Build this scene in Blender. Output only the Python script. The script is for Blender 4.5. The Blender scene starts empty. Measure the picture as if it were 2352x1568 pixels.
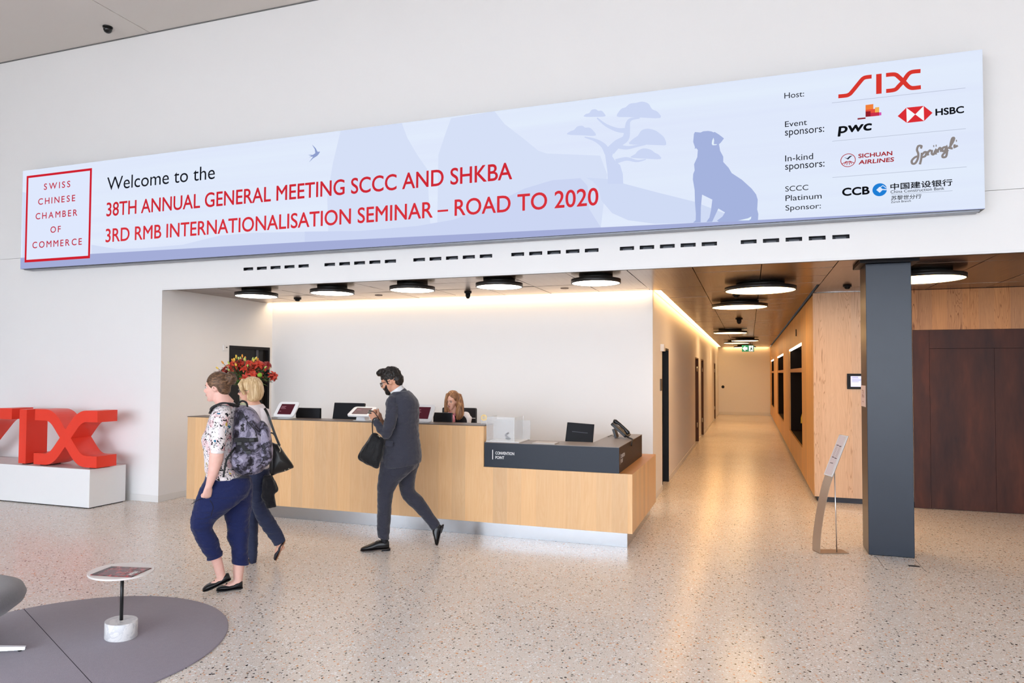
import bpy, bmesh, math, random
from math import sin, cos, pi, radians as RD
from mathutils import Vector as V, Matrix, noise as mnoise

S = bpy.context.scene
COL = S.collection

# ------------------------------------------------------------ camera, world, exposure
cam_d = bpy.data.cameras.new('camera')
cam = bpy.data.objects.new('camera', cam_d); COL.objects.link(cam); S.camera = cam
FPX, CXP, CYP, CAMH = 1585.854, 1176.0, 807.88, 1.70
YAW, PIT, ROL = -0.330714, 0.0300792, 0.0042524
_fw = V((sin(YAW)*cos(PIT), cos(YAW)*cos(PIT), sin(PIT)))
_rt = V((cos(YAW), -sin(YAW), 0)); _up = _rt.cross(_fw)
_r2 = cos(ROL)*_rt + sin(ROL)*_up; _u2 = -sin(ROL)*_rt + cos(ROL)*_up
cam.matrix_world = Matrix.Translation((0, 0, CAMH)) @ Matrix((( _r2.x, _u2.x, -_fw.x), (_r2.y, _u2.y, -_fw.y), (_r2.z, _u2.z, -_fw.z))).to_4x4()
cam_d.sensor_width = 36; cam_d.lens = FPX/2352*36
cam_d.shift_y = (CYP-784)/2352
cam_d.clip_end = 200; cam_d.clip_start = 0.05

W = bpy.data.worlds.new('daylight'); S.world = W; W.use_nodes = True
_n = W.node_tree.nodes; _bg = _n['Background']
_bg.inputs['Color'].default_value = (0.82, 0.895, 1.0, 1)
_bg.inputs['Strength'].default_value = 8.9
S.view_settings.view_transform = 'Standard'; S.view_settings.look = 'None'
S.view_settings.gamma = 1; S.view_settings.use_curve_mapping = False
S.view_settings.exposure = 0.0
S.cycles.max_bounces = 8; S.cycles.diffuse_bounces = 5; S.cycles.glossy_bounces = 4
S.cycles.transparent_max_bounces = 12
S.cycles.use_denoising = True
try: S.cycles.sample_clamp_indirect = 4.0
except Exception: pass

# ------------------------------------------------------------ materials
MATS = {}
def srgb(h):
    if isinstance(h, str):
        h = h.lstrip('#'); c = [int(h[i:i+2], 16)/255 for i in (0, 2, 4)]
    else: c = [x/255 for x in h]
    return tuple(x/12.92 if x <= .04045 else ((x+.055)/1.055)**2.4 for x in c)

class NT:
    def __init__(s, m):
        s.m = m; s.t = m.node_tree; s.n = s.t.nodes; s.b = s.n['Principled BSDF']; s.l = s.t.links
    def add(s, typ, ins=None, **kw):
        n = s.n.new('ShaderNode'+typ)
        for k, v in kw.items(): setattr(n, k, v)
        for k, v in (ins or {}).items():
            if hasattr(v, 'is_output') or isinstance(v, bpy.types.NodeSocket): s.l.new(v, n.inputs[k])
            else: n.inputs[k].default_value = v
        return n
    def math(s, op, a, b=0.0, c=None):
        n = s.n.new('ShaderNodeMath'); n.operation = op
        for i, v in enumerate((a, b) if c is None else (a, b, c)):
            if isinstance(v, bpy.types.NodeSocket): s.l.new(v, n.inputs[i])
            else: n.inputs[i].default_value = v
        return n.outputs[0]
    def mix(s, f, a, b, blend='MIX'):
        n = s.n.new('ShaderNodeMix'); n.data_type = 'RGBA'; n.blend_type = blend
        for i, v in ((0, f), (6, a), (7, b)):
            if isinstance(v, bpy.types.NodeSocket): s.l.new(v, n.inputs[i])
            elif i == 0: n.inputs[0].default_value = v
            else: n.inputs[i].default_value = tuple(v)[:3]+(1,)
        return n.outputs[2]
    def ramp(s, f, stops, interp='LINEAR'):
        n = s.n.new('ShaderNodeValToRGB'); r = n.color_ramp; r.interpolation = interp
        while len(r.elements) < len(stops): r.elements.new(.5)
        for e, (p, c) in zip(r.elements, stops):
            e.position = p; e.color = (tuple(c)[:3]+(1,)) if not isinstance(c, (int, float)) else (c, c, c, 1)
        s.l.new(f, n.inputs[0]); return n.outputs[0]
    def obj(s, scale=(1, 1, 1), loc=(0, 0, 0), rot=(0, 0, 0)):
        tc = s.n.new('ShaderNodeTexCoord'); mp = s.n.new('ShaderNodeMapping')
        mp.inputs['Scale'].default_value = scale; mp.inputs['Location'].default_value = loc; mp.inputs['Rotation'].default_value = rot
        s.l.new(tc.outputs['Object'], mp.inputs[0]); return mp.outputs[0]
    def base(s, c): s.l.new(c, s.b.inputs['Base Color'])
    def bump(s, h, strength=.2, dist=.002):
        n = s.add('Bump', {'Strength': strength, 'Distance': dist, 'Height': h}); s.l.new(n.outputs[0], s.b.inputs['Normal'])

def mat(name, col=(.5, .5, .5), rough=.5, metal=0., spec=.5, emit=None, estr=1., coat=0., trans=0., sheen=0., ior=1.45, sss=0):
    if name in MATS: return MATS[name]
    if isinstance(col, str): col = srgb(col)
    m = bpy.data.materials.new(name); m.use_nodes = True; b = m.node_tree.nodes['Principled BSDF']
    b.inputs['Base Color'].default_value = tuple(col)+(1,)
    b.inputs['Roughness'].default_value = rough; b.inputs['Metallic'].default_value = metal
    b.inputs['Specular IOR Level'].default_value = spec; b.inputs['IOR'].default_value = ior
    b.inputs['Coat Weight'].default_value = coat; b.inputs['Coat Roughness'].default_value = .08
    b.inputs['Transmission Weight'].default_value = trans
    b.inputs['Sheen Weight'].default_value = sheen
    if emit is not None:
        if isinstance(emit, str): emit = srgb(emit)
        b.inputs['Emission Color'].default_value = tuple(emit)+(1,); b.inputs['Emission Strength'].default_value = estr
    if sss:
        b.inputs['Subsurface Weight'].default_value = sss; b.inputs['Subsurface Radius'].default_value = (1, .4, .25); b.inputs['Subsurface Scale'].default_value = .01
    MATS[name] = m; return m
def nmat(name, **k):
    m = mat(name, **k); return m, NT(m)

# ------------------------------------------------------------ objects
WM = {}      # world matrices of roots and parts
def tag(o, label=None, cat=None, group=None, kind=None):
    if label: o['label'] = label
    if cat: o['category'] = cat
    if group: o['group'] = group
    if kind: o['kind'] = kind
    return o
def thing(name, loc, label, cat, rz=0., group=None):
    o = bpy.data.objects.new(name, None); COL.objects.link(o)
    o.empty_display_size = .1
    o.location = loc; o.rotation_euler = (0, 0, rz)
    WM[o.name] = Matrix.Translation(loc) @ Matrix.Rotation(rz, 4, 'Z')
    return tag(o, label, cat, group)

def ring_frame(t, ref):
    t = t.normalized(); s = t.cross(ref)
    if s.length < 1e-5: s = t.cross(V((0, 1, 0)) if abs(t.y) < .9 else V((1, 0, 0)))
    s.normalize(); return s, s.cross(t).normalized()

class MB:
    """collects shapes, links them as ONE mesh"""
    def __init__(s): s.v = []; s.f = []; s.mi = []; s.sm = []
    def add(s, vs, fs, mi=0, smooth=False):
        o = len(s.v); s.v += [V(p) for p in vs]
        s.f += [tuple(i+o for i in f) for f in fs]; s.mi += [mi]*len(fs); s.sm += [smooth]*len(fs); return s
    def box(s, a, b, mi=0, rot=None, piv=None):
        x0, x1 = sorted((a[0], b[0])); y0, y1 = sorted((a[1], b[1])); z0, z1 = sorted((a[2], b[2]))
        vs = [V(p) for p in ((x0, y0, z0), (x1, y0, z0), (x1, y1, z0), (x0, y1, z0), (x0, y0, z1), (x1, y0, z1), (x1, y1, z1), (x0, y1, z1))]
        if rot is not None:
            c = V(piv) if piv is not None else (V(a)+V(b))/2
            vs = [rot @ (p-c) + c for p in vs]
        return s.add(vs, [(0, 3, 2, 1), (4, 5, 6, 7), (0, 1, 5, 4), (1, 2, 6, 5), (2, 3, 7, 6), (3, 0, 4, 7)], mi)
    def obox(s, c, half, M, mi=0):
        c = V(c); vs = []
        for k in (-1, 1):
            for i, j in ((-1, -1), (1, -1), (1, 1), (-1, 1)): vs.append(c + M @ V((i*half[0], j*half[1], k*half[2])))
        return s.add(vs, [(0, 3, 2, 1), (4, 5, 6, 7), (0, 1, 5, 4), (1, 2, 6, 5), (2, 3, 7, 6), (3, 0, 4, 7)], mi)
    def quad(s, *p, mi=0): return s.add(p, [tuple(range(len(p)))], mi)
    def loft(s, rings, mi=0, cap=True, closed=True, smooth=True, loop=False):
        n = len(rings[0]); vs = [p for r in rings for p in r]; fs = []
        R = len(rings)
        for i in range(R if loop else R-1):
            for j in range(n if closed else n-1):
                k = (j+1) % n; i2 = (i+1) % R
                fs.append((i*n+j, i*n+k, i2*n+k, i2*n+j))
        if cap and closed and not loop:
            fs.append(tuple(range(n))[::-1]); fs.append(tuple((R-1)*n+j for j in range(n)))
        return s.add(vs, fs, mi, smooth)
    def tube(s, pts, r, n=10, mi=0, cap=True, ref=(0, 0, 1), flat=1., loop=False):
        pts = [V(p) for p in pts]; R = []; pf = None
        for i, p in enumerate(pts):
            if loop: t = pts[(i+1) % len(pts)]-pts[i-1]
            else: t = pts[min(i+1, len(pts)-1)]-pts[max(i-1, 0)]
            if pf is None: a, b = ring_frame(t, V(ref))
            else:
                t.normalize(); a = pf - t*pf.dot(t)
                if a.length < 1e-4: a, b = ring_frame(t, V(ref))
                else: a.normalize(); b = a.cross(t).normalized()
            pf = a
            rr = r[i] if isinstance(r, (list, tuple)) else r
            R.append([p + a*cos(2*pi*k/n)*rr + b*sin(2*pi*k/n)*rr*flat for k in range(n)])
        return s.loft(R, mi, cap, loop=loop)
    def cyl(s, c, r, h, n=32, mi=0, axis='Z', r2=None, smooth=True):
        c = V(c); r2 = r if r2 is None else r2
        def P(a, rr, z):
            x, y = rr*cos(a), rr*sin(a)
            return c + {'Z': V((x, y, z)), 'X': V((z, x, y)), 'Y': V((y, z, x))}[axis]
        A = [P(2*pi*k/n, r, 0) for k in range(n)]; B = [P(2*pi*k/n, r2, h) for k in range(n)]
        s.loft([A, B], mi, cap=False, smooth=smooth)
        return s.add(A+B, [tuple(range(n))[::-1], tuple(range(n, 2*n))], mi)
    def lathe(s, prof, c=(0, 0, 0), n=32, mi=0, sx=1., sy=1., cap=True):
        c = V(c); return s.loft([[c+V((r*sx*cos(2*pi*k/n), r*sy*sin(2*pi*k/n), z)) for k in range(n)] for r, z in prof], mi, cap=cap)
    def ell(s, c, r, n=14, m=10, mi=0, M=None):
        c = V(c); r = V(r) if not isinstance(r, (int, float)) else V((r, r, r)); rings = []
        for i in range(1, m):
            a = pi*i/m
            rings.append([V((r.x*sin(a)*cos(2*pi*k/n), r.y*sin(a)*sin(2*pi*k/n), -r.z*cos(a))) for k in range(n)])
        rings = [[c + (M @ p if M else p) for p in q] for q in rings]
        top, bot = V((0, 0, r.z)), V((0, 0, -r.z))
        if M: top, bot = M @ top, M @ bot
        vs = [p for q in rings for p in q]+[c+bot, c+top]; N = len(vs); fs = []
        for i in range(len(rings)-1):
            for j in range(n): k = (j+1) % n; fs.append((i*n+j, i*n+k, (i+1)*n+k, (i+1)*n+j))
        for j in range(n): k = (j+1) % n; fs.append((N-2, k, j)); fs.append((N-1, (m-2)*n+j, (m-2)*n+k))
        return s.add(vs, fs, mi, True)
    def prism(s, poly, f, mi=0, smooth=False):
        """poly 2d points, f(p, side) -> 3d for side 0/1"""
        n = len(poly); A = [f(p, 0) for p in poly]; B = [f(p, 1) for p in poly]
        s.add(A+B, [tuple(range(n))[::-1], tuple(range(n, 2*n))], mi)
        return s.add(A+B, [(j, (j+1) % n, n+(j+1) % n, n+j) for j in range(n)], mi, smooth)
    def join(s, o, M=None, mi=None):
        k = len(s.v); s.v += [(M @ p if M else p.copy()) for p in o.v]; s.f += [tuple(i+k for i in f) for f in o.f]
        s.mi += o.mi if mi is None else [mi]*len(o.f); s.sm += o.sm; return s
    def build(s, name, mats, parent=None, bevel=0., flip=False, recalc=True, sub=0):
        if not isinstance(mats, (list, tuple)): mats = [mats]
        me = bpy.data.meshes.new(name)
        M = WM[parent.name] if parent is not None else Matrix.Identity(4)
        Mi = M.inverted()
        me.from_pydata([Mi @ p for p in s.v], [], s.f)
        for i, p in enumerate(me.polygons): p.material_index = s.mi[i]; p.use_smooth = s.sm[i]
        for m in mats: me.materials.append(m)
        if recalc:
            bm = bmesh.new(); bm.from_mesh(me); bmesh.ops.remove_doubles(bm, verts=bm.verts, dist=1e-5); bmesh.ops.recalc_face_normals(bm, faces=bm.faces); bm.to_mesh(me); bm.free()
        o = bpy.data.objects.new(name, me); COL.objects.link(o)
        if parent is not None: o.parent = parent
        WM[o.name] = M
        if bevel:
            b = o.modifiers.new('b', 'BEVEL'); b.width = bevel; b.segments = 2; b.limit_method = 'ANGLE'; b.angle_limit = RD(35)
        if sub:
            b = o.modifiers.new('s', 'SUBSURF'); b.levels = b.render_levels = sub
        return o
def remesh(o, voxel, smooth=6, factor=.5, keepmod=False):
    m = o.modifiers.new('r', 'REMESH'); m.mode = 'VOXEL'; m.voxel_size = voxel; m.use_smooth_shade = True
    if smooth:
        q = o.modifiers.new('q', 'SMOOTH'); q.iterations = smooth; q.factor = factor
    dg = bpy.context.evaluated_depsgraph_get(); dg.update()
    e = o.evaluated_get(dg); me = bpy.data.meshes.new_from_object(e, depsgraph=dg)
    mats = list(o.data.materials); old = o.data
    o.modifiers.clear(); o.data = me; me.name = old.name
    bpy.data.meshes.remove(old)
    if not len(me.materials):
        for k in mats: me.materials.append(k)
    for p in me.polygons: p.use_smooth = True
    return o
def copy_tree(o, parent=None):
    c = o.copy(); COL.objects.link(c)
    if parent is not None: c.parent = parent
    for ch in [x for x in COL.objects if x.parent == o]: copy_tree(ch, c)
    return c
def smooth_closed(pts, k=4):
    n = len(pts); out = []
    for i in range(n):
        p0, p1, p2, p3 = pts[i-1], pts[i], pts[(i+1) % n], pts[(i+2) % n]
        for j in range(k):
            t = j/k
            out.append(tuple(.5*((2*b)+(-a+c)*t+(2*a-5*b+4*c-d)*t*t+(-a+3*b-3*c+d)*t**3) for a, b, c, d in zip(p0, p1, p2, p3)))
    return out
def cr(P, k=4):
    """catmull-rom through open list of tuples/vectors"""
    P = [tuple(p) for p in P]; Q = [P[0]]+P+[P[-1]]; out = []
    for i in range(1, len(Q)-2):
        for j in range(k):
            t = j/k
            out.append(tuple(.5*((2*b)+(-a+c)*t+(2*a-5*b+4*c-d)*t*t+(-a+3*b-3*c+d)*t**3) for a, b, c, d in zip(*Q[i-1:i+3])))
    out.append(P[-1]); return out
def stroke2(pts, w):
    """open 2d polyline -> outline polygon of width w"""
    L = []; R = []
    for i, p in enumerate(pts):
        a = pts[max(i-1, 0)]; b = pts[min(i+1, len(pts)-1)]
        ww = w[i] if isinstance(w, (list, tuple)) else w
        def nrm(u, v):
            dx, dy = v[0]-u[0], v[1]-u[1]; l = math.hypot(dx, dy) or 1; return -dy/l, dx/l
        n1 = nrm(a, p) if i else nrm(p, b); n2 = nrm(p, b) if i < len(pts)-1 else nrm(a, p)
        nx, ny = n1[0]+n2[0], n1[1]+n2[1]; l = math.hypot(nx, ny) or 1; nx /= l; ny /= l
        m = max(.5, nx*n1[0]+ny*n1[1]); k = ww/2/m
        L.append((p[0]+nx*k, p[1]+ny*k)); R.append((p[0]-nx*k, p[1]-ny*k))
    return L+R[::-1]
# text -> flat triangles (x right, y up), built with the bundled default font
_TC = {}
def glyphs(txt, offset=0.):
    key = (txt, offset)
    if key not in _TC:
        cu = bpy.data.curves.new('t', 'FONT'); cu.body = txt; cu.size = 1; cu.offset = offset; cu.resolution_u = 5
        o = bpy.data.objects.new('t', cu); COL.objects.link(o)
        dg = bpy.context.evaluated_depsgraph_get(); dg.update()
        me = bpy.data.meshes.new_from_object(o.evaluated_get(dg), depsgraph=dg)
        vs = [(v.co.x, v.co.y) for v in me.vertices]; fs = [tuple(p.vertices) for p in me.polygons]
        bpy.data.objects.remove(o); bpy.data.meshes.remove(me); bpy.data.curves.remove(cu)
        _TC[key] = (vs, fs)
    return _TC[key]
def put_text(mb, txt, f, x0, x1, y0, y1=None, offset=0., mi=0, track=0., shear=0., nrm=None):
    """fit text between x0..x1, glyph bottoms at y0 (y1 = height of the tallest glyph)"""
    off, offset = offset, 0.
    if track:
        vs = []; fs = []; cx = 0
        for ch in txt:
            if ch == ' ': cx += .3+track; continue
            a, b = glyphs(ch, offset); mnx = min(p[0] for p in a); mxx = max(p[0] for p in a)
            k = len(vs); vs += [(p[0]-mnx+cx, p[1]) for p in a]; fs += [tuple(i+k for i in q) for q in b]
            cx += mxx-mnx+track
    else: vs, fs = glyphs(txt, offset)
    if not vs: return
    ax, bx = min(p[0] for p in vs), max(p[0] for p in vs); ay, by = min(p[1] for p in vs), max(p[1] for p in vs)
    sx = (x1-x0)/(bx-ax); sy = sx if y1 is None else (y1-y0)/(by-ay)
    d = [(0, 0)] if not off else [(off*sy*cos(k*pi/4), off*sy*sin(k*pi/4)) for k in range(8)]
    for k, (ox, oy) in enumerate(d):
        e = V(nrm)*(k*.00006) if nrm is not None else V((0, 0, 0))
        mb.add([f(x0+(p[0]-ax)*sx+shear*(p[1]-ay)*sy+ox, y0+(p[1]-ay)*sy+oy)+e for p in vs], fs, mi)

# ============================================================ MATERIALS OF THE PLACE
YF = 7.035                      # facade plane
M_white = mat('wall paint', (.845, .845, .845), .65, spec=.3)
M_white2 = mat('lacquer white', (.86, .865, .87), .35)
M_ceil = mat('ceiling plaster', (.66, .62, .585), .8, spec=.2)
M_black = mat('black', (.010, .010, .012), .45, spec=.2)
M_dark = mat('shadow gap', (.01, .01, .01), .8)
M_trim = mat('white trim', (.8, .8, .8), .4)

def terrazzo():
    m, t = nmat('terrazzo', rough=.22, spec=.55, coat=0.)
    o = t.obj()
    big = t.add('TexNoise', {'Vector': o, 'Scale': .7, 'Detail': 2.0}).outputs['Fac']
    fine = t.add('TexNoise', {'Vector': o, 'Scale': 160., 'Detail': 2.0}).outputs['Fac']
    base = t.mix(big, srgb('eee5dc'), srgb('f6f0e9'))
    base = t.mix(t.math('MULTIPLY', fine, .3), base, srgb('a09288'))
    def chips(base, scale, loc, lim, dens, stops, warp):
        mp = t.obj(loc=loc)
        w = t.add('TexNoise', {'Vector': mp, 'Scale': scale*.9, 'Detail': 1.0}).outputs['Color']
        vm = t.add('VectorMath', operation='MULTIPLY_ADD'); t.l.new(w, vm.inputs[0]); vm.inputs[1].default_value = (warp, warp, 0); t.l.new(mp, vm.inputs[2])
        v = t.add('TexVoronoi', {'Vector': vm.outputs[0], 'Scale': scale, 'Randomness': 1.0}, voronoi_dimensions='2D')
        sep = t.add('SeparateColor', {'Color': v.outputs['Color']})
        size = t.math('MULTIPLY_ADD', sep.outputs[1], lim*.7, lim*.45)
        msk = t.math('MULTIPLY', t.math('LESS_THAN', v.outputs['Distance'], size), t.math('LESS_THAN', sep.outputs[0], dens))
        colr = t.ramp(sep.outputs[2], stops, 'CONSTANT')
        return t.mix(msk, base, colr)
    W_, K, O, G, P_ = srgb('ffffff'), srgb('1b1817'), srgb('e0a272'), srgb('5f5651'), srgb('e3b9a4')
    base = chips(base, 105, (0, 0, 0), .28, .42, [(0, W_), (.45, G), (.55, P_), (.80, K)], .006)
    base = chips(base, 48, (3, 7, 0), .31, .42, [(0, W_), (.40, O), (.52, K), (.64, P_), (.80, W_), (.94, G)], .014)
    base = chips(base, 37, (9, 2, 0), .26, .26, [(0, W_), (.42, K), (.66, O), (.8, W_)], .02)
    t.base(base)
    r = t.add('TexNoise', {'Vector': o, 'Scale': 1.3, 'Detail': 3.0}).outputs['Fac']
    t.l.new(t.math('MULTIPLY_ADD', r, .1, .19), t.b.inputs['Roughness'])
    return m
M_floor = terrazzo()

def planks(name, base, dark, width, axis=0, rough=.42, figure=1., zs=.9, seed=0, var=.10, spec=.4, cath=0.):
    """vertical veneer leaves; grain runs along z"""
    m, t = nmat(name, rough=rough, spec=spec)
    o = t.obj()
    sp = t.add('SeparateXYZ', {'Vector': o})
    if axis == 2:   # diagonal sum so that both X and Y faces get leaves
        u = t.math('ADD', sp.outputs[0], t.math('MULTIPLY', sp.outputs[1], 1.0))
    else: u = sp.outputs[axis]
    cell = t.math('FLOOR', t.math('DIVIDE', t.math('ADD', u, seed*3.7), width))
    wn = t.add('TexWhiteNoise', {'W': cell}, noise_dimensions='1D').outputs['Value']
    cb = t.add('CombineXYZ', {'X': u, 'Y': t.math('MULTIPLY', wn, 31.), 'Z': t.math('ADD', sp.outputs[2], t.math('MULTIPLY', wn, 9.))}).outputs[0]
    def stretch(sx, sz):
        mp = t.add('Mapping', {'Vector': cb, 'Scale': (sx, 1, sz)}); return mp.outputs[0]
    g1 = t.add('TexNoise', {'Vector': stretch(60, 2.2), 'Scale': 1., 'Detail': 5., 'Roughness': .6}).outputs['Fac']
    g2 = t.add('TexNoise', {'Vector': stretch(9, .9*zs), 'Scale': 1., 'Detail': 3., 'Distortion': .8}).outputs['Fac']
    rings = t.math('FRACT', t.math('MULTIPLY', g2, 9.*figure))
    rings = t.math('POWER', t.math('ABSOLUTE', t.math('SUBTRACT', rings, .5)), 1.6)
    c = t.mix(t.math('MULTIPLY', g1, .55), base, dark)
    c = t.mix(t.math('MULTIPLY', rings, .55), c, dark)
    if cath:
        mp = t.add('Mapping', {'Vector': cb, 'Scale': (6.5, 1, .32), 'Location': (2, 0, 0)}).outputs[0]
        n = t.add('TexNoise', {'Vector': mp, 'Scale': 1., 'Detail': 2., 'Distortion': 1.6}).outputs['Fac']
        r2 = t.math('FRACT', t.math('MULTIPLY', n, 22.))
        k = t.ramp(r2, [(0, 1.), (.16, .0), (.9, 0.), (1., 1.)])
        big = t.ramp(t.add('TexNoise', {'Vector': stretch(3.2, .25), 'Scale': 1., 'Detail': 1.}).outputs['Fac'], [(.42, 0.), (.58, 1.)])
        c = t.mix(t.math('MULTIPLY', t.math('MULTIPLY', k, big), cath), c, (dark[0]*.62, dark[1]*.5, dark[2]*.42))
    kn = t.add('TexVoronoi', {'Vector': stretch(2.6, 1.3), 'Scale': 1.}).outputs['Distance']
    c = t.mix(t.ramp(kn, [(.015, .35), (.05, 0.)]), c, tuple(x*.5 for x in dark))
    hv = t.add('HueSaturation', {'Color': c, 'Value': t.math('MULTIPLY_ADD', wn, 2*var, 1-var), 'Saturation': t.math('MULTIPLY_ADD', wn, .06, .98)}).outputs[0]
    t.base(hv)
    return m
M_maple = planks('maple veneer', srgb('e9c496'), srgb('d39b67'), .155, axis=2, figure=1.1, var=.085, rough=.38)
M_maple2 = planks('maple veneer top', srgb('d79a60'), srgb('b8733c'), .3, axis=2, figure=.5, var=.05)
M_oak = planks('ash veneer', srgb('e6c3a2'), srgb('bb8f6c'), .32, axis=0, figure=1.2, cath=.9, var=.04, rough=.45)
M_oak2 = planks('oak slats', srgb('dca865'), srgb('ab7638'), .11, axis=2, figure=.5, var=.12, rough=.4)
M_oakd = planks('oak band', srgb('cf9664'), srgb('8f5a34'), .17, axis=0, figure=1., cath=.9, var=.12, rough=.5)

def brown_metal():
    m, t = nmat('burnished brown metal', rough=.45, metal=.3, spec=.2)
    o = t.obj(scale=(3, 3, .7))
    n = t.add('TexNoise', {'Vector': o, 'Scale': 1.2, 'Detail': 4., 'Roughness': .65}).outputs['Fac']
    t.base(t.ramp(n, [(.3, srgb('2c1b19')), (.55, srgb('452922')), (.75, srgb('5d3529'))]))
    t.l.new(t.math('MULTIPLY_ADD', n, .2, .32), t.b.inputs['Roughness'])
    return m
M_brown = brown_metal()
def bronze():
    m, t = nmat('bronze ceiling metal', rough=.24, metal=.9)
    n = t.add('TexNoise', {'Vector': t.obj(scale=(60, 1.5, 1)), 'Scale': 1., 'Detail': 3.}).outputs['Fac']
    t.base(t.mix(n, srgb('705a4c'), srgb('806858')))
    t.l.new(t.math('MULTIPLY_ADD', n, .1, .19), t.b.inputs['Roughness'])
    return m
M_bronze = bronze()

# ============================================================ ROOM SHELL
def struct(name, mb, m, **k):
    o = mb.build(name, m, **k); o['kind'] = 'structure'; return o
XL, XC, XB, YB, YE, ZC = -7.26, -1.205, .81, 9.25, 30.0, 2.786
ZH = 6.22
# floor with fine cast joints
f = MB()
xs = [-40, -2.422, -2.418, 40]; ys = [-30, 7.047, 7.053, 31]
for i in range(3):
    for j in range(3):
        jn = 1 if j == 1 else (2 if i == 1 else 0)
        f.quad((xs[i], ys[j], 0), (xs[i+1], ys[j], 0), (xs[i+1], ys[j+1], 0), (xs[i], ys[j+1], 0), mi=jn)
f.box((-40, -30, -.2), (40, 31, -.001))
floor = struct('floor', f, [M_floor, mat('floor joint', (.30, .26, .23), .5), mat('floor joint pale', (.85, .78, .70), .5)], recalc=False)
# hall ceiling in large panels
f = MB(); g = .006
f.box((-18, -8.0, ZH), (-7.55-g, YF-.012, ZH+.25)); f.box((-7.55+g, -8.0, ZH), (9, YF-.012, ZH+.25))
struct('ceiling', f, M_ceil)
# facade wall
f = MB(); T = YF+.16
GZ = 3.311
f.box((-18, YF, 0), (XL, T, GZ-.002)); f.box((-18, YF, GZ+.002), (XL, T, ZH-.012))
f.box((XL, YF, 2.781), (9, T, 2.958)); f.box((XL, YF, 2.996), (9, T, GZ-.002)); f.box((XL, YF, GZ+.002), (9, T, ZH-.012))
slots = [(-5.967+1.1795*g_+.2031*k, ) for g_ in range(6) for k in range(5)]
x = XL
for (sx,) in slots:
    f.box((x, YF, 2.958), (sx, T, 2.996)); x = sx+.146
f.box((x, YF, 2.958), (9, T, 2.996))
f.box((-18, T, 2.76+.04), (9, T+.02, ZH+.2), mi=1)
struct('wall_front', f, [M_white, M_dark])
f = MB(); f.box((XL, YF-.004, 2.758), (9, YF+.012, 2.7805)); struct('trim_1', f, M_trim)
f = MB(); f.box((XL, YF+.013, 2.757), (9, YF+.035, 2.785)); struct('trim_2', f, M_black)
f = MB(); f.box((-18, YF-.011, ZH-.011), (9, YF+.01, ZH+.05)); struct('trim_3', f, mat('grey gap', (.16, .16, .16), .8))
# recess walls
f = MB(); f.box((XL-.12, YF+.16, 0), (XL, 8.285, 3.0)); f.box((XL-.12, 8.285, 2.085), (XL, 9.195, 3.0)); f.box((XL-.12, 9.195, 0), (XL, YB, 3.0)); struct('wall_left', f, M_white)
f = MB(); f.box((XL-.12, YB, 0), (XC, YB+.14, 3.0)); struct('wall_back', f, M_white)
# corridor left wall with door openings
doors = [(10.28, 11.13), (16.85, 17.95), (18.97, 19.95), (26.2, 27.1)]
f = MB(); y = YB+.14; ZD = 2.085
for a, b in doors:
    f.box((XC-.14, y, 0), (XC, a, 3.0)); f.box((XC-.14, a, ZD), (XC, b, 3.0)); y = b
f.box((XC-.14, y, 0), (XC, YE, 3.0))
struct('wall_corridor', f, M_white)
f = MB(); f.box((XC-.14, YE, 0), (3, YE+.14, 3.0)); struct('wall_end', f, M_white)
# baseboards
M_bb = mat('baseboard paint', (.76, .755, .74), .4)
f = MB(); f.box((-18, YF-.006, .006), (XL+.006, YF, .085)); struct('baseboard_front', f, M_bb)
f = MB(); f.box((XL, YF, .006), (XL+.006, 8.28, .085)); struct('baseboard_left', f, M_bb)
f = MB(); y = YB
for a, b in doors+[(YE, YE)]:
    f.box((XC, y, .004), (XC+.008, a, .08)); y = b
struct('baseboard_corridor', f, M_bb)
f = MB(); f.box((XC+.01, YE-.01, .004), (XB, YE, .12)); struct('baseboard_end', f, M_bb)
f = MB(); f.box((XL+.01, YB-.008, .004), (XC, YB, .085)); struct('baseboard_back', f, M_bb)

# recess and corridor ceiling: bronze panels with joints
f = MB(); rnd = random.Random(4)
def panels(x0, x1, y0, y1):
    xs = [x0]+[q for q in [-.545+.67*k for k in range(-12, 14)] if x0+.05 < q < x1-.05]+[x1]
    ys = [y0]+[q for q in [7.69+.61*k for k in range(0, 40)] if y0+.05 < q < y1-.05]+[y1]
    for i in range(len(xs)-1):
        for j in range(len(ys)-1):
            a, b, c, d = xs[i]+.004, xs[i+1]-.004, ys[j]+.002, ys[j+1]-.002
            h = [rnd.uniform(-.0022, .0022) for _ in range(4)]; z = ZC+.001
            f.add([(a, c, z+h[0]), (b, c, z+h[1]), (b, d, z+h[2]), (a, d, z+h[3]), (a, c, z+.02), (b, c, z+.02), (b, d, z+.02), (a, d, z+.02)],
                  [(0, 3, 2, 1), (4, 5, 6, 7), (0, 1, 5, 4), (1, 2, 6, 5), (2, 3, 7, 6), (3, 0, 4, 7)])
panels(XL+.004, -1.217, YF+.036, YB-.12)
panels(-1.217, XB+.01, YF+.036, YB-.12)
panels(-1.09, XB-.02, YB-.12, YE-.12)
panels(XB+.01, 7, YF+.036, 10.04)
struct('ceiling_recess', f, M_bronze)
f = MB(); f.box((XL-.2, YF+.18, ZC+.075), (7.2, YE+.2, ZC+.1)); struct('trim_4', f, M_dark)
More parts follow.
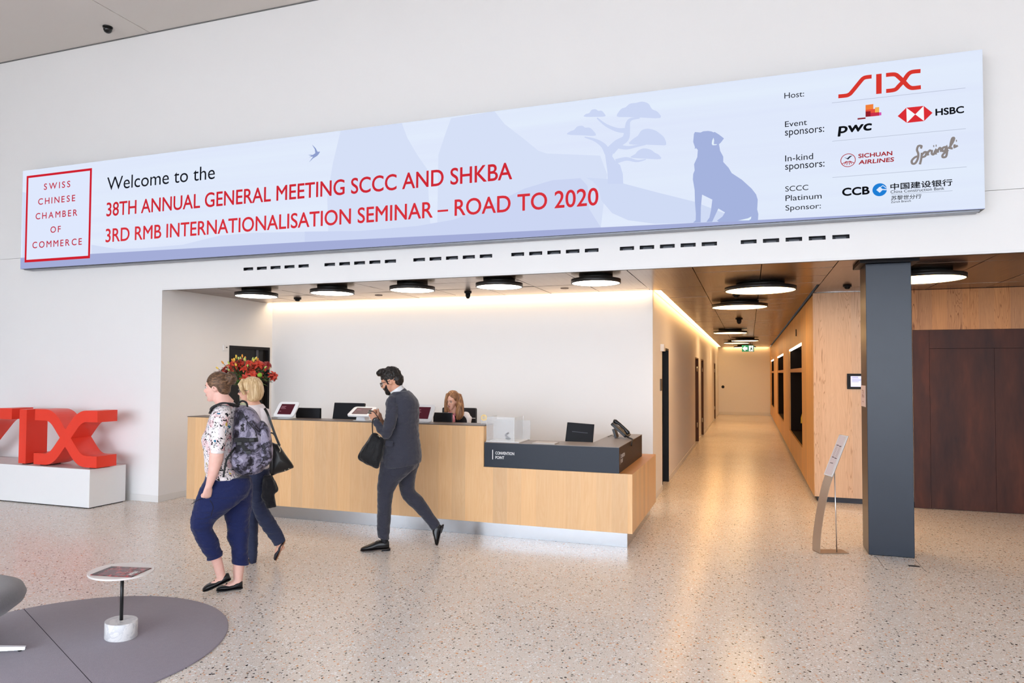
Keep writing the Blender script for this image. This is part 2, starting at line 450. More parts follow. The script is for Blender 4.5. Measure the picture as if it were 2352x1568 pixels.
# timber box along the corridor with three wardrobe niches
nich = [(12.15, 15.93), (18.5, 22.5), (25.55, 28.8)]
f = MB(); y = 10.06
NZ0, NZ1 = .50, 2.215
for a, b in nich:
    f.box((XB, y, .075), (XB+.03, a, 2.75)); f.box((XB, a, .075), (XB+.03, b, NZ0)); f.box((XB, a, NZ1), (XB+.03, b, 2.75)); y = b
f.box((XB, y, .075), (XB+.03, YE, 2.75))
struct('wall_timber', f, M_oak2)
f = MB(); f.box((XB+.006, 10.05, .075), (1.985, 10.075, ZC-.004)); struct('wall_timber_front', f, M_oak)
f = MB(); f.box((XB+.05, 10.11, 0), (1.985, 10.16, .075)); f.box((XB+.045, 10.16, 0), (XB+.06, YE, .075)); f.box((XB+.02, 10.09, 2.75), (XB+.05, YE, ZC+.02)); struct('baseboard_timber', f, mat('anthracite', srgb('2b2e38'), .5))
for i, (a, b) in enumerate(nich):
    t = thing('wardrobe_niche', (XB+.03, a, NZ0), ['dark coat niche in timber wall nearest the lobby, yellow jacket inside', 'dark coat niche in timber wall, the middle one of three', 'dark coat niche in timber wall nearest the corridor end'][i], 'niche', group='coat niches in the corridor wall')
    q = MB(); d = .55; x0 = XB+.031
    q.box((x0, a-.02, NZ0-.02), (x0+d, a, NZ1+.02)); q.box((x0, b, NZ0-.02), (x0+d, b+.02, NZ1+.02)); q.box((x0+d, a-.02, NZ0-.02), (x0+d+.02, b+.02, NZ1+.02))
    q.box((x0, a, NZ0-.02), (x0+d, b, NZ0)); q.box((x0, a, NZ1), (x0+d, b, NZ1+.02)); q.build('lining', mat('niche lining', srgb('1d130f'), .6, spec=.15), t)
    q = MB(); q.box((XB+.012, a+.005, 1.73), (x0+d-.01, b-.005, 1.80)); q.build('shelf', mat('pale shelf', srgb('c08a5c'), .5), t)
    q = MB(); q.box((XB+.008, a+.01, NZ1-.03), (XB+.045, b-.01, NZ1-.004)); q.build('light_strip', mat('niche light', (1, 1, 1), emit=(1, .93, .8), estr=5.), t)
    q = MB(); q.tube([(x0+.27, a+.004, 1.64), (x0+.27, b-.004, 1.64)], .014, 10); q.build('clothes_rail', mat('steel', (.6, .6, .6), .3, metal=1), t)
# portal wall with brown metal doors on the right
f = MB(); f.box((1.987, 10.045, 2.268), (7, 10.08, ZC-.004)); struct('wall_right', f, M_oakd)
f = MB(); f.box((1.987, 10.04, 0.004), (2.172, 10.08, 2.264)); f.box((2.174, 10.04, 2.03), (7, 10.08, 2.264)); struct('trim_5', f, M_brown)
for i, (a, b) in enumerate([(2.176, 2.878), (2.881, 3.583), (3.586, 4.29)]):
    f = MB(); f.box((a, 10.046, .006), (b, 10.08, 2.026)); struct('door_%d' % (5+i), f, M_brown)
f = MB(); f.box((7, YF+.18, 0), (7.1, 10.1, 3)); struct('wall_far_right', f, M_oakd)
f = MB(); f.box((1.99, 10.082, -.01), (7.1, 10.2, 3)); struct('light_leak_backing', f, M_dark)  # added dark sheet, stops light leaking through the door joints
# doors of the corridor
M_leaf = mat('brown door leaf', srgb('7a5230'), .4); M_ant = mat('anthracite lacquer', srgb('1d1e24'), .4, spec=.2)
M_steel = MATS.get('steel')
for i, (a, b) in enumerate(doors):
    ml = M_ant if i == 0 else M_leaf
    q = MB(); q.box((XC-.115, a+.03, .006), (XC-.08, b-.03, ZD-.03))
    d = q.build('door_%d' % (i+1), ml); d['kind'] = 'structure'
    q = MB(); q.box((XC-.14, a, 0.004), (XC+.004, a+.03, ZD)); q.box((XC-.14, b-.03, 0.004), (XC+.004, b, ZD)); q.box((XC-.14, a+.03, ZD-.03), (XC+.004, b-.03, ZD)); q.build('door_frame', M_ant if i == 0 else mat('brown door frame', srgb('5f3f26'), .45, spec=.3), d)
    if i:
        q = MB(); q.tube([(XC-.08, a+.13, 1.05), (XC-.03, a+.13, 1.05), (XC-.03, a+.25, 1.05)], .012, 8); q.build('door_handle', mat('bright steel', (.8, .76, .68), .3, metal=1), d)
        q = MB()
        for z in (.35, 1.75): q.cyl((XC-.03, b-.05, z), .014, .12, 10)
        q.build('hinge', MATS['bright steel'], d)
# glazed dark door in the left recess wall
q = MB(); q.box((XL-.06, 8.33, .05), (XL-.045, 9.15, 2.04)); d = q.build('door_8', mat('dark glass', (.012, .010, .009), .08, spec=.25)); d['kind'] = 'structure'
q = MB()
for s in [((XL-.12, 8.285, .002), (XL+.004, 8.33, 2.085)), ((XL-.12, 9.15, .002), (XL+.004, 9.195, 2.085)), ((XL-.12, 8.33, 2.04), (XL+.004, 9.15, 2.085))]: q.box(*s)
q.build('door_frame', mat('black frame', srgb('171516'), .45, spec=.2), d)
q = MB(); q.box((XL-.044, 8.92, .05), (XL-.03, 8.965, 2.04)); q.build('mullion', mat('grey mullion', srgb('4b4a50'), .4), d)
q = MB(); q.box((XL-.5, 8.1, 0), (XL-.13, 9.5, 2.3)); struct('wall_behind', q, mat('dark room', (.03, .024, .02), .8))
# window wall behind the photographer: posts and rails, open daylight beyond
f = MB(); M_mul = mat('window steel', srgb('50545a'), .5)
for k in range(12): f.box((-18+2.45*k-.07, -8.1, 0), (-18+2.45*k+.07, -7.9, ZH))  # unseen posts, added to give reflections darker grey streaks
f.box((-18, -8.08, 3.0), (9, -7.92, 3.12)); f.box((-18, -8.1, 0), (9, -7.9, .1)); f.box((-18, -8.1, ZH-.2), (9, -7.9, ZH))
struct('window_1', f, M_mul)
f = MB(); f.box((-18, -8.3, 4.7), (9, -8.1, ZH+.2)); f.box((-18, -8.3, 0), (-12.5, -8.1, 4.7)); struct('window_light_mask', f, M_white)  # unseen pieces added to limit the daylight opening above and at the left
f = MB(); f.box((-18.2, -8.3, 0), (-18, YF, ZH+.2)); struct('unseen_light_wall_left', f, mat('side wall grey', (.35, .33, .31), .7))  # unseen wall added to keep side daylight off the facade, dark against bounce
f = MB(); f.box((9, -8.3, 0), (9.2, YF, ZH+.2)); struct('unseen_light_wall_right', f, mat('side wall pale', (.6, .56, .52), .6))  # unseen wall added to close off side daylight, pale for its bounce

# ============================================================ LIGHT FITTINGS
WARM = (1., .56, .21)
M_led = mat('led tape', (1, 1, 1), emit=WARM, estr=13.)
M_ledw = mat('led tape recess', (1, 1, 1), emit=(1., .74, .48), estr=15.)
M_disc = mat('lamp diffuser', (1, 1, 1), emit=(1., .64, .31), estr=12.)
M_disc2 = mat('lamp diffuser small', (1, 1, 1), emit=(1., .88, .76), estr=10.)
def cove(name, a, b, label, m):
    q = MB(); q.box(a, b); o = q.build(name, m); tag(o, label, 'light strip'); return o
cove('light_strip', (XL+.01, YB-.10, 2.822), (XC, YB-.03, 2.828), 'warm light strip recessed above the white back wall of the reception', M_ledw)
cove('light_strip', (XC+.02, YB+.08, 2.800), (-1.095, YE-.5, 2.806), 'bright warm light strip along the top of the left corridor wall', M_led)
cove('light_strip', (-1.0, YE-.10, 2.800), (XB-.05, YE-.03, 2.806), 'warm light strip above the end wall of the corridor', M_led)
M_ring = mat('lamp black', (.02, .018, .017), .42)
def lamp(R, h=.045, rb=.68):
    q = MB()
    q.lathe([(0, .002), (R-.012, .002)], n=56)
    return q
def ceiling_lamp(name, x, y, R, label, group, md=None):
    zb = 2.70
    t = thing(name, (x, y, ZC), label, 'ceiling lamp', group=group)
    q = MB(); q.lathe([(R-.012, zb), (R, zb), (R, zb+.045), (R*.5, zb+.045)], (x, y, 0), 56, cap=False); q.lathe([(R-.012, zb), (R-.012, zb+.02)], (x, y, 0), 56, cap=False); q.build('ring', M_ring, t, recalc=False)
    q = MB(); q.cyl((x, y, zb+.004), R-.013, .012, 56); q.build('diffuser', md or M_disc, t)
    q = MB(); q.cyl((x, y, zb+.0455), R*.68, ZC-zb-.047, 48); q.build('mount', M_ring, t)
    return t
ord5 = ['first', 'second', 'third', 'fourth', 'fifth']
for i, x in enumerate([-6.215, -5.04, -3.9, -2.766, -1.616]):
    ceiling_lamp('ceiling_lamp', x, 7.585, .277, 'small round black-rimmed ceiling lamp above the counter, %s from the left' % ord5[i], 'small round lamps above the reception', M_disc2)
for (x, y, R), lb in zip([(.132, 8.845, .41), (-.132, 10.977, .405), (-.439, 17.916, .405), (-.115, 22.3, .405), (-.39, 23.95, .405), (-.15, 27.9, .405)],
    ['large round ceiling lamp closest to the lobby at the corridor mouth', 'large round ceiling lamp second into the corridor', 'large round ceiling lamp third into the corridor', 'large round ceiling lamp fourth into the corridor', 'large round lamp just left of the exit sign', 'large round ceiling lamp deepest in the corridor']):
    ceiling_lamp('ceiling_lamp', x, y, R, lb, 'large round lamps of the corridor')
ceiling_lamp('ceiling_lamp', 1.745, 8.3, .40, 'large round ceiling lamp right of the dark column', 'large round lamps of the corridor')
# air slots in the facade
M_slot = mat('slot inside', srgb('23262b'), .5); M_defl = mat('slot blade', srgb('8f949c'), .5)
q = MB(); sx = slots[0][0]
q.box((sx, YF+.07, 2.958), (sx+.146, YF+.08, 2.996), mi=0); q.box((sx, YF+.002, 2.9582), (sx+.146, YF+.07, 2.9592)); q.box((sx, YF+.002, 2.9948), (sx+.146, YF+.07, 2.9958))
q.box((sx+.0002, YF+.002, 2.9592), (sx+.001, YF+.07, 2.9948)); q.box((sx+.145, YF+.002, 2.9592), (sx+.1458, YF+.07, 2.9948))
t0 = thing('air_slot', (sx, YF, 2.958), '', 'air vent'); q.build('housing', M_slot, t0)
q = MB(); q.add([(sx+.03, YF+.012, 2.962), (sx+.12, YF+.012, 2.962), (sx+.12, YF+.06, 2.985), (sx+.03, YF+.06, 2.985), (sx+.03, YF+.012, 2.965), (sx+.12, YF+.012, 2.965), (sx+.12, YF+.06, 2.988), (sx+.03, YF+.06, 2.988)], [(0, 3, 2, 1), (4, 5, 6, 7), (0, 1, 5, 4), (1, 2, 6, 5), (2, 3, 7, 6), (3, 0, 4, 7)]); q.build('blade', M_defl, t0)
ord6 = ord5+['sixth']
for i, (sx,) in enumerate(slots):
    o = t0 if i == 0 else copy_tree(t0)
    o.location.x = sx
    tag(o, 'dark air slot under the screen, %s slot of the %s row from the left' % (ord5[i % 5], ord6[i//5]), 'air vent', 'air slots under the screen')
# small fittings
def dome(name, x, y, z, r, label, m=None, drop=.03, cat='smoke detector'):
    t = thing(name, (x, y, z), label, cat)
    q = MB(); q.lathe([(0, z-.018), (r*.98, z-.018), (r, z-.006), (r, z-.0005), (0, z-.0005)], (x, y, 0), 24); q.build('base', m or M_black, t)
    q = MB(); q.lathe([(0, z-.018-drop), (r*.35, z-.016-drop), (r*.62, z-.018-drop*.6), (r*.7, z-.0182)], (x, y, 0), 24); q.build('dome', m or M_black, t)
dome('smoke_detector', -6.31, 8.6, ZC, .055, 'small black smoke detector right of the first small lamp')
dome('smoke_detector', 1.143, 9.3, ZC, .05, 'small black ceiling detector left of the dark column')
dome('smoke_detector', -.162, 10.0, ZC, .05, 'small ceiling detector between the two nearest corridor lamps')
dome('security_camera', -3.577, 8.58, ZC, .05, 'black dome camera on the recess ceiling between third and fourth lamp', drop=.075, cat='camera')
dome('security_camera', -.18, 14.3, ZC, .07, 'black dome camera on the corridor ceiling behind the second large lamp', drop=.09, cat='camera')
t = thing('security_camera', (-7.95, 6.73, ZH), 'glossy black dome camera on the white hall ceiling', 'camera')
q = MB(); q.lathe([(0, ZH-.015), (.06, ZH-.015), (.062, ZH-.001), (0, ZH-.001)], (-7.95, 6.73, 0), 32); q.build('base', mat('gloss black', (.01, .01, .01), .12), t)
q = MB(); q.lathe([(0, ZH-.085), (.02, ZH-.082), (.04, ZH-.068), (.052, ZH-.045), (.055, ZH-.0155)], (-7.95, 6.73, 0), 32); q.build('dome', MATS['gloss black'], t)
for i, (x, y) in enumerate([(-4.95, 8.6), (-2.236, 8.585)]):
    q = MB(); q.lathe([(0, ZC-.006), (.05, ZC-.006), (.055, ZC-.001), (0, ZC-.001)], (x, y, 0), 24); tag(q.build('speaker_grille', mat('grille', srgb('8d7a6c'), .5)), 'flush round ceiling grille, %s of the two' % ('left' if i == 0 else 'right'), 'grille')
q = MB(); q.box((XL+.001, 8.15, 2.005), (XL+.02, 8.235, 2.085)); q.box((XL+.02, 8.19, 2.045), (XL+.022, 8.225, 2.06), mi=1); tag(q.build('thermostat', [M_trim, M_black]), 'small white wall thermostat left of the dark glass door', 'thermostat')
# exit sign
t = thing('exit_sign', (-.1, 23.9, ZC), 'green and white exit sign hanging in the corridor', 'exit sign')
q = MB(); q.box((-.22, 23.9, 2.42), (.16, 23.96, 2.63)); q.build('sign_box', mat('exit green', srgb('0e6b52'), .4, emit=srgb('0e5a48'), estr=.8), t)
q = MB()
fx = lambda x, y: V((-.22+x*.38, 23.897, 2.42+y*.21))
q.add([fx(.05, .5), fx(.28, .9), fx(.28, .68), fx(.45, .68), fx(.45, .32), fx(.28, .32), fx(.28, .1)], [(0, 1, 2, 3, 4, 5, 6)])
q.add([fx(.58, .08), fx(.92, .08), fx(.92, .92), fx(.58, .92)], [(0, 1, 2, 3)])
q.build('arrow_symbol', mat('exit white', (1, 1, 1), emit=(.85, .95, 1), estr=1.1), t)
q = MB()
fx = lambda x, y: V((-.22+x*.38, 23.894, 2.42+y*.21))
for pl in ([(.76, .86), (.82, .86), (.82, .72), (.76, .72)], [(.68, .66), (.86, .62), (.82, .4), (.72, .42)], [(.72, .42), (.8, .42), (.7, .12), (.63, .14)], [(.76, .42), (.83, .42), (.9, .2), (.84, .16)]):
    q.add([fx(*p) for p in pl], [(0, 1, 2, 3)])
q.build('running_figure', mat('exit dark', srgb('0b4a3c'), .5, emit=srgb('0b4a3c'), estr=.6), t)
for x in (-.12, .06):
    q = MB(); q.tube([(x, 23.93, 2.63), (x, 23.93, ZC-.001)], .006, 6); q.build('hanger', M_black, t)
q = MB(); q.cyl((-1.03, YE-.012, 1.15), .06, .012, 20, axis='Y'); tag(q.build('wall_button', M_black), 'small round black fitting on the end wall of the corridor', 'fitting')
q = MB(); q.box((XB-.012, 13.35, 2.38), (XB-.001, 13.45, 2.50)); tag(q.build('wall_detector', M_black), 'small black detector on the timber wall above the first niche', 'detector')
t = thing('door_closer', (XC, 10.23, 2.09), 'small white box beside the top of the black corridor door', 'fitting')
q = MB(); q.box((XC, 10.1, 2.02), (XC+.05, 10.27, 2.12)); q.build('housing', M_trim, t)
q = MB(); q.box((XC+.001, 10.02, 1.45), (XC+.012, 10.2, 1.62)); tag(q.build('door_sign', mat('sign grey', srgb('6e6862'), .4)), 'small grey room sign left of the black corridor door', 'sign')

# ============================================================ DARK COLUMN
def column_mat():
    m, t = nmat('painted steel column', rough=.28, spec=.4)
    o = t.obj()
    n = t.add('TexNoise', {'Vector': o, 'Scale': 220., 'Detail': 2.}).outputs['Fac']
    n2 = t.add('TexNoise', {'Vector': o, 'Scale': 4., 'Detail': 3.}).outputs['Fac']
    c = t.mix(n2, srgb('151d2b'), srgb('1b2534'))
    v = t.add('TexVoronoi', {'Vector': o, 'Scale': 14.})
    c = t.mix(t.math('LESS_THAN', v.outputs['Distance'], .055), c, srgb('15171c'))
    t.base(c); t.bump(n, .25, .0006); return m
M_col = column_mat()
t = thing('column', (1.24, 7.47, 0), 'square slate grey steel column in front of the timber wall', 'column')
q = MB(); q.box((1.057, 7.30, 0.003), (1.441, 7.652, 2.75)); q.build('shaft', M_col, t, bevel=.004)
q = MB(); q.box((1.0, 7.24, 2.752), (1.5, 7.71, 2.783)); q.build('head_collar', M_black, t)
q = MB()
q.quad((1.0545, 7.372, 1.385), (1.0545, 7.648, 1.385), (1.0545, 7.648, 1.59), (1.0545, 7.372, 1.59)); q.box((1.055, 7.372, 1.385), (1.0565, 7.648, 1.59))
s_ = thing('paper_notice', (1.056, 7.5, 1.49), 'small pale notice fixed to the left side of the column', 'notice')
q.build('sheet', mat('pale paper', srgb('ecd8d6'), .5), s_)
q = MB(); fx = lambda x, y: V((1.0538, 7.648-x*.276, 1.385+y*.205))
put_text(q, 'TX', fx, .25, .7, .6, .78); put_text(q, 'IN', fx, .25, .7, .42, .58); put_text(q, 'info', fx, .3, .65, .2, .27)
q.build('print', mat('red print', srgb('8a2f33'), .6), s_)
f = MB(); f.box((1.36, 6.99, -.01), (1.4, 7.03, .002)); f.box((1.33, 6.985, -.01), (1.42, 7.03, .0015)); tag(f.build('floor_outlet', M_black), 'small black floor outlet in front of the column', 'outlet')
f = MB()
for x in (1.11, 1.43): f.quad((x, 6.86, .0012), (x+.004, 6.86, .0012), (x+.004, 7.25, .0012), (x, 7.25, .0012))
struct('trim_6', f, M_dark)
# tablet sign on the timber front
t = thing('room_display', (1.35, 10.05, 1.6), 'small black framed screen on the timber wall beside the column', 'display')
q = MB(); q.box((1.22, 10.03, 1.503), (1.56, 10.0495, 1.706)); q.build('frame', M_black, t, bevel=.003)
q = MB(); q.box((1.262, 10.026, 1.535), (1.52, 10.0297, 1.674)); q.build('screen', mat('display glow', srgb('cdd3f3'), .3, emit=srgb('cdd3f3'), estr=.45), t)
q = MB(); fx = lambda x, y: V((1.262+x*.258, 10.0245, 1.535+y*.139))
for k, (y, w, h) in enumerate([(.88, .28, .035), (.8, .3, .02), (.7, .5, .02), (.62, .55, .02), (.55, .4, .02), (.46, .3, .025)]): q.quad(fx(.06, y), fx(.06+w, y), fx(.06+w, y+h), fx(.06, y+h))
q.build('text', mat('display text', srgb('6f75a8'), .5), t)

# ============================================================ LED SCREEN
def pix(px, py):
    """direction seen from the camera through a pixel of the 2352x1568 photo"""
    return (cam.matrix_world.to_3x3() @ V(((px-CXP)/FPX, -(py-CYP)/FPX, -1)))
def onY(px, py, Y): d = pix(px, py); return d*(Y/d.y)+V((0, 0, CAMH))
def onZ(px, py, Z=0.): d = pix(px, py); return d*((Z-CAMH)/d.z)+V((0, 0, CAMH))
def onX(px, py, X): d = pix(px, py); return d*(X/d.x)+V((0, 0, CAMH))
SY = 6.875
SX0, SX1, SZ0, SZ1 = -9.647, 1.921, 3.121, 4.506
screen = thing('led_screen', (-3.86, SY, SZ0), 'long pale blue led screen with red and black welcome text on the white wall', 'screen')
q = MB(); q.box((SX0, SY, SZ0), (SX1, YF-.002, SZ1)); q.build('cabinet', mat('screen case', srgb('2a2b2e'), .45), screen)
q = MB(); q.box((SX0+.03, SY+.03, SZ0-.012), (SX1-.03, YF-.01, SZ0+.001)); 
q.build('bottom_channel', mat('alu channel', srgb('8c8f96'), .4, metal=.6), screen)
def em(h, s=1.0): return mat('led '+h, (0, 0, 0), .9, spec=0, emit=h, estr=s)
lay = [0]
def spt(x, z, dz): return V((x, SY-.0008-.0004*dz, z))
q = MB(); q.quad(spt(SX0, SZ0, 0), spt(SX1, SZ0, 0), spt(SX1, SZ1, 0), spt(SX0, SZ1, 0))
m = em('dfe7fa', 1.02)
t_ = NT(m); sp = t_.add('SeparateXYZ', {'Vector': t_.obj()})
band = t_.add('TexNoise', {'Vector': t_.obj(scale=(.12, 1, 7)), 'Scale': 1., 'Detail': 2.}).outputs['Fac']
t_.l.new(t_.mix(t_.math('MULTIPLY', band, 1.), srgb('d9e0f8'), srgb('e4effb')), t_.b.inputs['Emission Color'])
q.build('led_panel', m, screen, recalc=False)
class Art(MB):
    """flat artwork shown on the screen, entered in zoomed photo coordinates and rectified to the screen plane"""
    def __init__(s, ox, oy, sc, layer): super().__init__(); s.o = (ox, oy, sc); s.ly = layer
    def p(s, x, y): w = onY(s.o[0]+x/s.o[2], s.o[1]+y/s.o[2], SY); return (w.x, w.z)
    def w3(s, xz): return spt(xz[0], xz[1], s.ly)
    def poly(s, pts, smooth=0):
        P = [s.p(*a) for a in pts]
        if smooth: P = smooth_closed(P, smooth)
        P = [(min(max(a, SX0+.002), SX1-.002), min(max(b, SZ0+.002), SZ1-.002)) for a, b in P]
        s.add([s.w3(a) for a in P], [tuple(range(len(P)))]); return s
    def line(s, pts, w, k=0):
        P = [s.p(*a) for a in pts]
        if k: P = cr(P, k)
        s.strip(P, w); return s
    def strip(s, P, w):
        o = stroke2(P, w); n = len(P)
        s.add([s.w3(a) for a in o], [(i, i+1, 2*n-2-i, 2*n-1-i) for i in range(n-1)])
    def text(s, txt, bl, br, tl, offset=0., track=0., shear=0., desc=0.):
        b0, b1, t0 = s.p(*bl), s.p(*br), s.p(*tl)
        put_text(s, txt, lambda x, y: s.w3((x, y)), b0[0], b1[0], b0[1]-desc, t0[1], offset=offset, track=track, shear=shear); return s
def art(name, col, ox, oy, sc, layer): a = Art(ox, oy, sc, layer); a.nm = name; a.cm = col; return a
def fin(a, strength=1.0): 
    bm_ok = a.build(a.nm, em(a.cm, strength), screen, recalc=False); return bm_ok
# distant hills
a = art('mountain_art', 'd6e0f7', 700, 220, 3.0947, 1)
a.poly([(170, 1040), (160, 720), (200, 480), (255, 250), (470, 215), (690, 190), (730, 300), (800, 420), (870, 520), (900, 1040)])
a.poly([(940, 1040), (950, 420), (1000, 270), (1040, 160), (1350, 110), (1420, 200), (1550, 300), (1660, 390), (1720, 410), (2100, 425), (2150, 560), (2100, 1040)])
fin(a)
a = art('mountain_art', 'ccd6f3', 700, 220, 3.0947, 2)
a.poly([(0, 1060), (0, 965), (400, 960), (800, 925), (1060, 880), (1300, 790), (1560, 660), (1760, 600), (1960, 585), (2010, 640), (2020, 800), (2120, 960)])
fin(a)
a = art('mountain_art', 'd0dbf5', 1300, 220, 4.9, 2)
a.poly([(220, 920), (300, 925), (460, 935), (640, 985), (1000, 1080), (1440, 1190), (1700, 1290), (2000, 1400), (1800, 1420), (1000, 1440), (700, 1400), (520, 1320), (400, 1180), (370, 1040), (300, 960)])
fin(a)
a = art('mountain_art', 'd3ddf6', 0, 360, 3.0947, 1)
a.poly([(650, 700), (650, 625), (830, 655), (1000, 650), (1300, 625), (1560, 560), (1800, 540), (2352, 530), (2352, 660), (1500, 670)])
a.poly([(160, 720), (160, 250), (186, 255), (180, 720)])
fin(a)
# ground strip
a = art('ground_art', 'a4add8', 0, 0, 1, 3)
c1 = a.p(47, 592); c2 = a.p(1590, 512)
a.add([spt(SX0, SZ0, 3), spt(SX1, SZ0, 3), spt(SX1, SZ0+.004, 3), spt(-.1, SZ0+.03, 3), spt(c2[0], c2[1], 3), spt(-5, .5*(c1[1]+c2[1])+.012, 3), spt(SX0, c1[1], 3)], [tuple(range(7))])
fin(a)
# tree
a = art('tree_art', 'ccd7f4', 1300, 220, 4.9, 4)
for cl in ([(205, 235), (225, 205), (262, 195), (290, 158), (335, 152), (365, 170), (400, 168), (432, 200), (440, 232), (330, 238)],
           [(15, 435), (50, 400), (90, 385), (130, 345), (185, 338), (215, 358), (262, 358), (300, 385), (335, 448), (180, 445)],
           [(572, 232), (620, 150), (670, 130), (720, 90), (790, 80), (860, 66), (930, 90), (968, 150), (1030, 180), (1062, 250), (850, 245), (690, 240)],
           [(715, 545), (750, 490), (808, 450), (850, 390), (920, 370), (1000, 388), (1050, 420), (1105, 470), (1128, 550), (1060, 556), (900, 550)],
           [(728, 695), (780, 655), (810, 620), (870, 592), (950, 605), (1000, 640), (1045, 665), (1066, 712), (900, 708)]):
    a.poly(cl, 3)
a.poly([(470, 990), (468, 860), (440, 660), (460, 600), (520, 545), (545, 600), (520, 680), (560, 740), (610, 780), (640, 880), (645, 990)])
def taper(pts, w0, w1, k=5):
    P = cr([a.p(*x) for x in pts], k); n = len(P); a.strip(P, [w0+(w1-w0)*i/(n-1) for i in range(n)])
taper([(500, 620), (580, 540), (670, 480), (690, 380), (700, 300), (740, 262), (830, 250)], .10, .012)
taper([(680, 390), (580, 385), (450, 330), (350, 250)], .055, .012)
taper([(470, 640), (420, 560), (330, 500), (210, 465)], .07, .01)
taper([(560, 560), (680, 585), (800, 565), (900, 548)], .05, .008)
taper([(560, 740), (680, 710), (800, 735), (900, 715)], .05, .008)
fin(a)
# dog and swallow silhouettes
a = art('dog_art', 'a5b3de', 1300, 220, 4.9, 5)
dog = [(1430, 1428), (1460, 1400), (1462, 1330), (1452, 1200), (1448, 1060), (1428, 940), (1432, 880), (1448, 840), (1442, 770), (1478, 690), (1484, 610), (1466, 590), (1448, 598), (1452, 580), (1432, 520), (1440, 430), (1452, 408), (1515, 414), (1545, 400), (1600, 396), (1640, 402), (1658, 412), (1675, 408), (1720, 435), (1778, 480), (1745, 525), (1722, 545), (1735, 620), (1770, 685), (1770, 745), (1830, 810), (1865, 870), (1980, 945), (2090, 1045), (2140, 1110), (2158, 1170), (2152, 1280), (2165, 1330), (2160, 1412),
       (1720, 1418), (1700, 1405), (1760, 1360), (1790, 1312), (1715, 1268), (1645, 1418), (1580, 1420), (1615, 1370), (1632, 1290), (1647, 1168), (1532, 1112), (1518, 1260), (1516, 1424)]
a.poly(dog); fin(a)
a = art('dog_detail', 'e4f0fb', 1300, 220, 4.9, 6)
a.poly([(1660, 472), (1668, 500), (1664, 545), (1702, 546), (1690, 556), (1650, 558), (1640, 540), (1645, 505)])
a.poly([(1936, 1404), (2050, 1378), (2086, 1358), (2082, 1385), (2060, 1402)])
fin(a)
a = art('swallow_art', '8f9fce', 700, 220, 3.0947, 5)
a.poly([(52, 346), (78, 372), (92, 398), (110, 397), (100, 415), (88, 428), (60, 445), (30, 474), (52, 444), (60, 432), (30, 436), (50, 428), (25, 420), (58, 420), (76, 408), (72, 380)])
fin(a)
# chamber logo
a = art('chamber_frame', 'fbfdff', 0, 360, 3.0947, 3); 
x0, z1 = -9.567, 4.426; x1, z0 = -8.343, 3.208
a.add([spt(x0, z0, 4), spt(x1, z0, 4), spt(x1, z1, 4), spt(x0, z1, 4)], [(0, 1, 2, 3)])
a.build('logo_ground', em('dde6fb', 1.02), screen, recalc=False)
a = Art(0, 360, 3.0947, 5)
for b in ((x0, z0, x1, z0+.036), (x0, z1-.032, x1, z1), (x0, z0, x0+.036, z1), (x1-.036, z0, x1, z1)): a.add([spt(b[0], b[1], 5), spt(b[2], b[1], 5), spt(b[2], b[3], 5), spt(b[0], b[3], 5)], [(0, 1, 2, 3)])
a.build('logo_frame', em('d0202f', 1.), screen, recalc=False)
for txt, bl, br, tl in (('SWISS', (314, 236), (500, 214), (314, 192)), ('CHINESE', (273, 342), (535, 314), (273, 298)), ('CHAMBER', (255, 446), (550, 420), (255, 402)), ('OF', (360, 541), (432, 535), (360, 497)), ('COMMERCE', (232, 651), (582, 625), (232, 606))):
    a = Art(0, 360, 3.0947, 6); a.text(txt, bl, br, tl, offset=.012, track=.28); a.build('logo_text', em('c23045', 1.), screen, recalc=False)
a = Art(0, 360, 3.0947, 6); a.text('Welcome to the', (762, 240), (1528, 163), (762, 148), offset=.0); a.build('headline_text', em('171a22', 1.), screen, recalc=False)
a = Art(0, 0, 1, 6); a.text('38TH ANNUAL GENERAL MEETING SCCC AND SHKBA', (245, 497), (1176, 413.5), (245, 466), offset=.011); a.build('headline_text', em('cf2a36', 1.), screen, recalc=False)
a = Art(0, 0, 1, 6); a.text('3RD RMB INTERNATIONALISATION SEMINAR – ROAD TO 2020', (243, 556.5), (1374, 472.5), (243, 526), offset=.011); a.build('headline_text', em('d8323c', 1.), screen, recalc=False)
# sponsor column
O8 = (1780, 120, 3.92)
for txt, bl, br, tl, d in (('Host:', (85, 419), (262, 401), (85, 368), 0), ('Event', (90, 675), (288, 655), (90, 624), 0), ('sponsors:', (90, 757), (443, 725), (90, 708), .017), ('In-kind', (92, 984), (343, 962), (92, 930), 0), ('sponsors:', (92, 1064), (446, 1034), (92, 1016), .017), ('SCCC', (93, 1255), (300, 1240), (93, 1208), 0), ('Platinum', (95, 1340), (420, 1318), (95, 1290), 0), ('Sponsor:', (95, 1425), (413, 1402), (95, 1378), .017)):
    a = Art(*O8, 6); a.text(txt, bl, br, tl, offset=.002, desc=d); a.build('caption_text', em('1d2027', 1.), screen, recalc=False)
a = Art(*O8, 5)
for l in ([(512, 457), (1715, 322)], [(515, 802), (1718, 688)], [(517, 1128), (1725, 1032)], [(1042, 1283), (1598, 1246)]): a.line(l, .004)
a.build('rule_lines', em('b4bccf', 1.), screen, recalc=False)
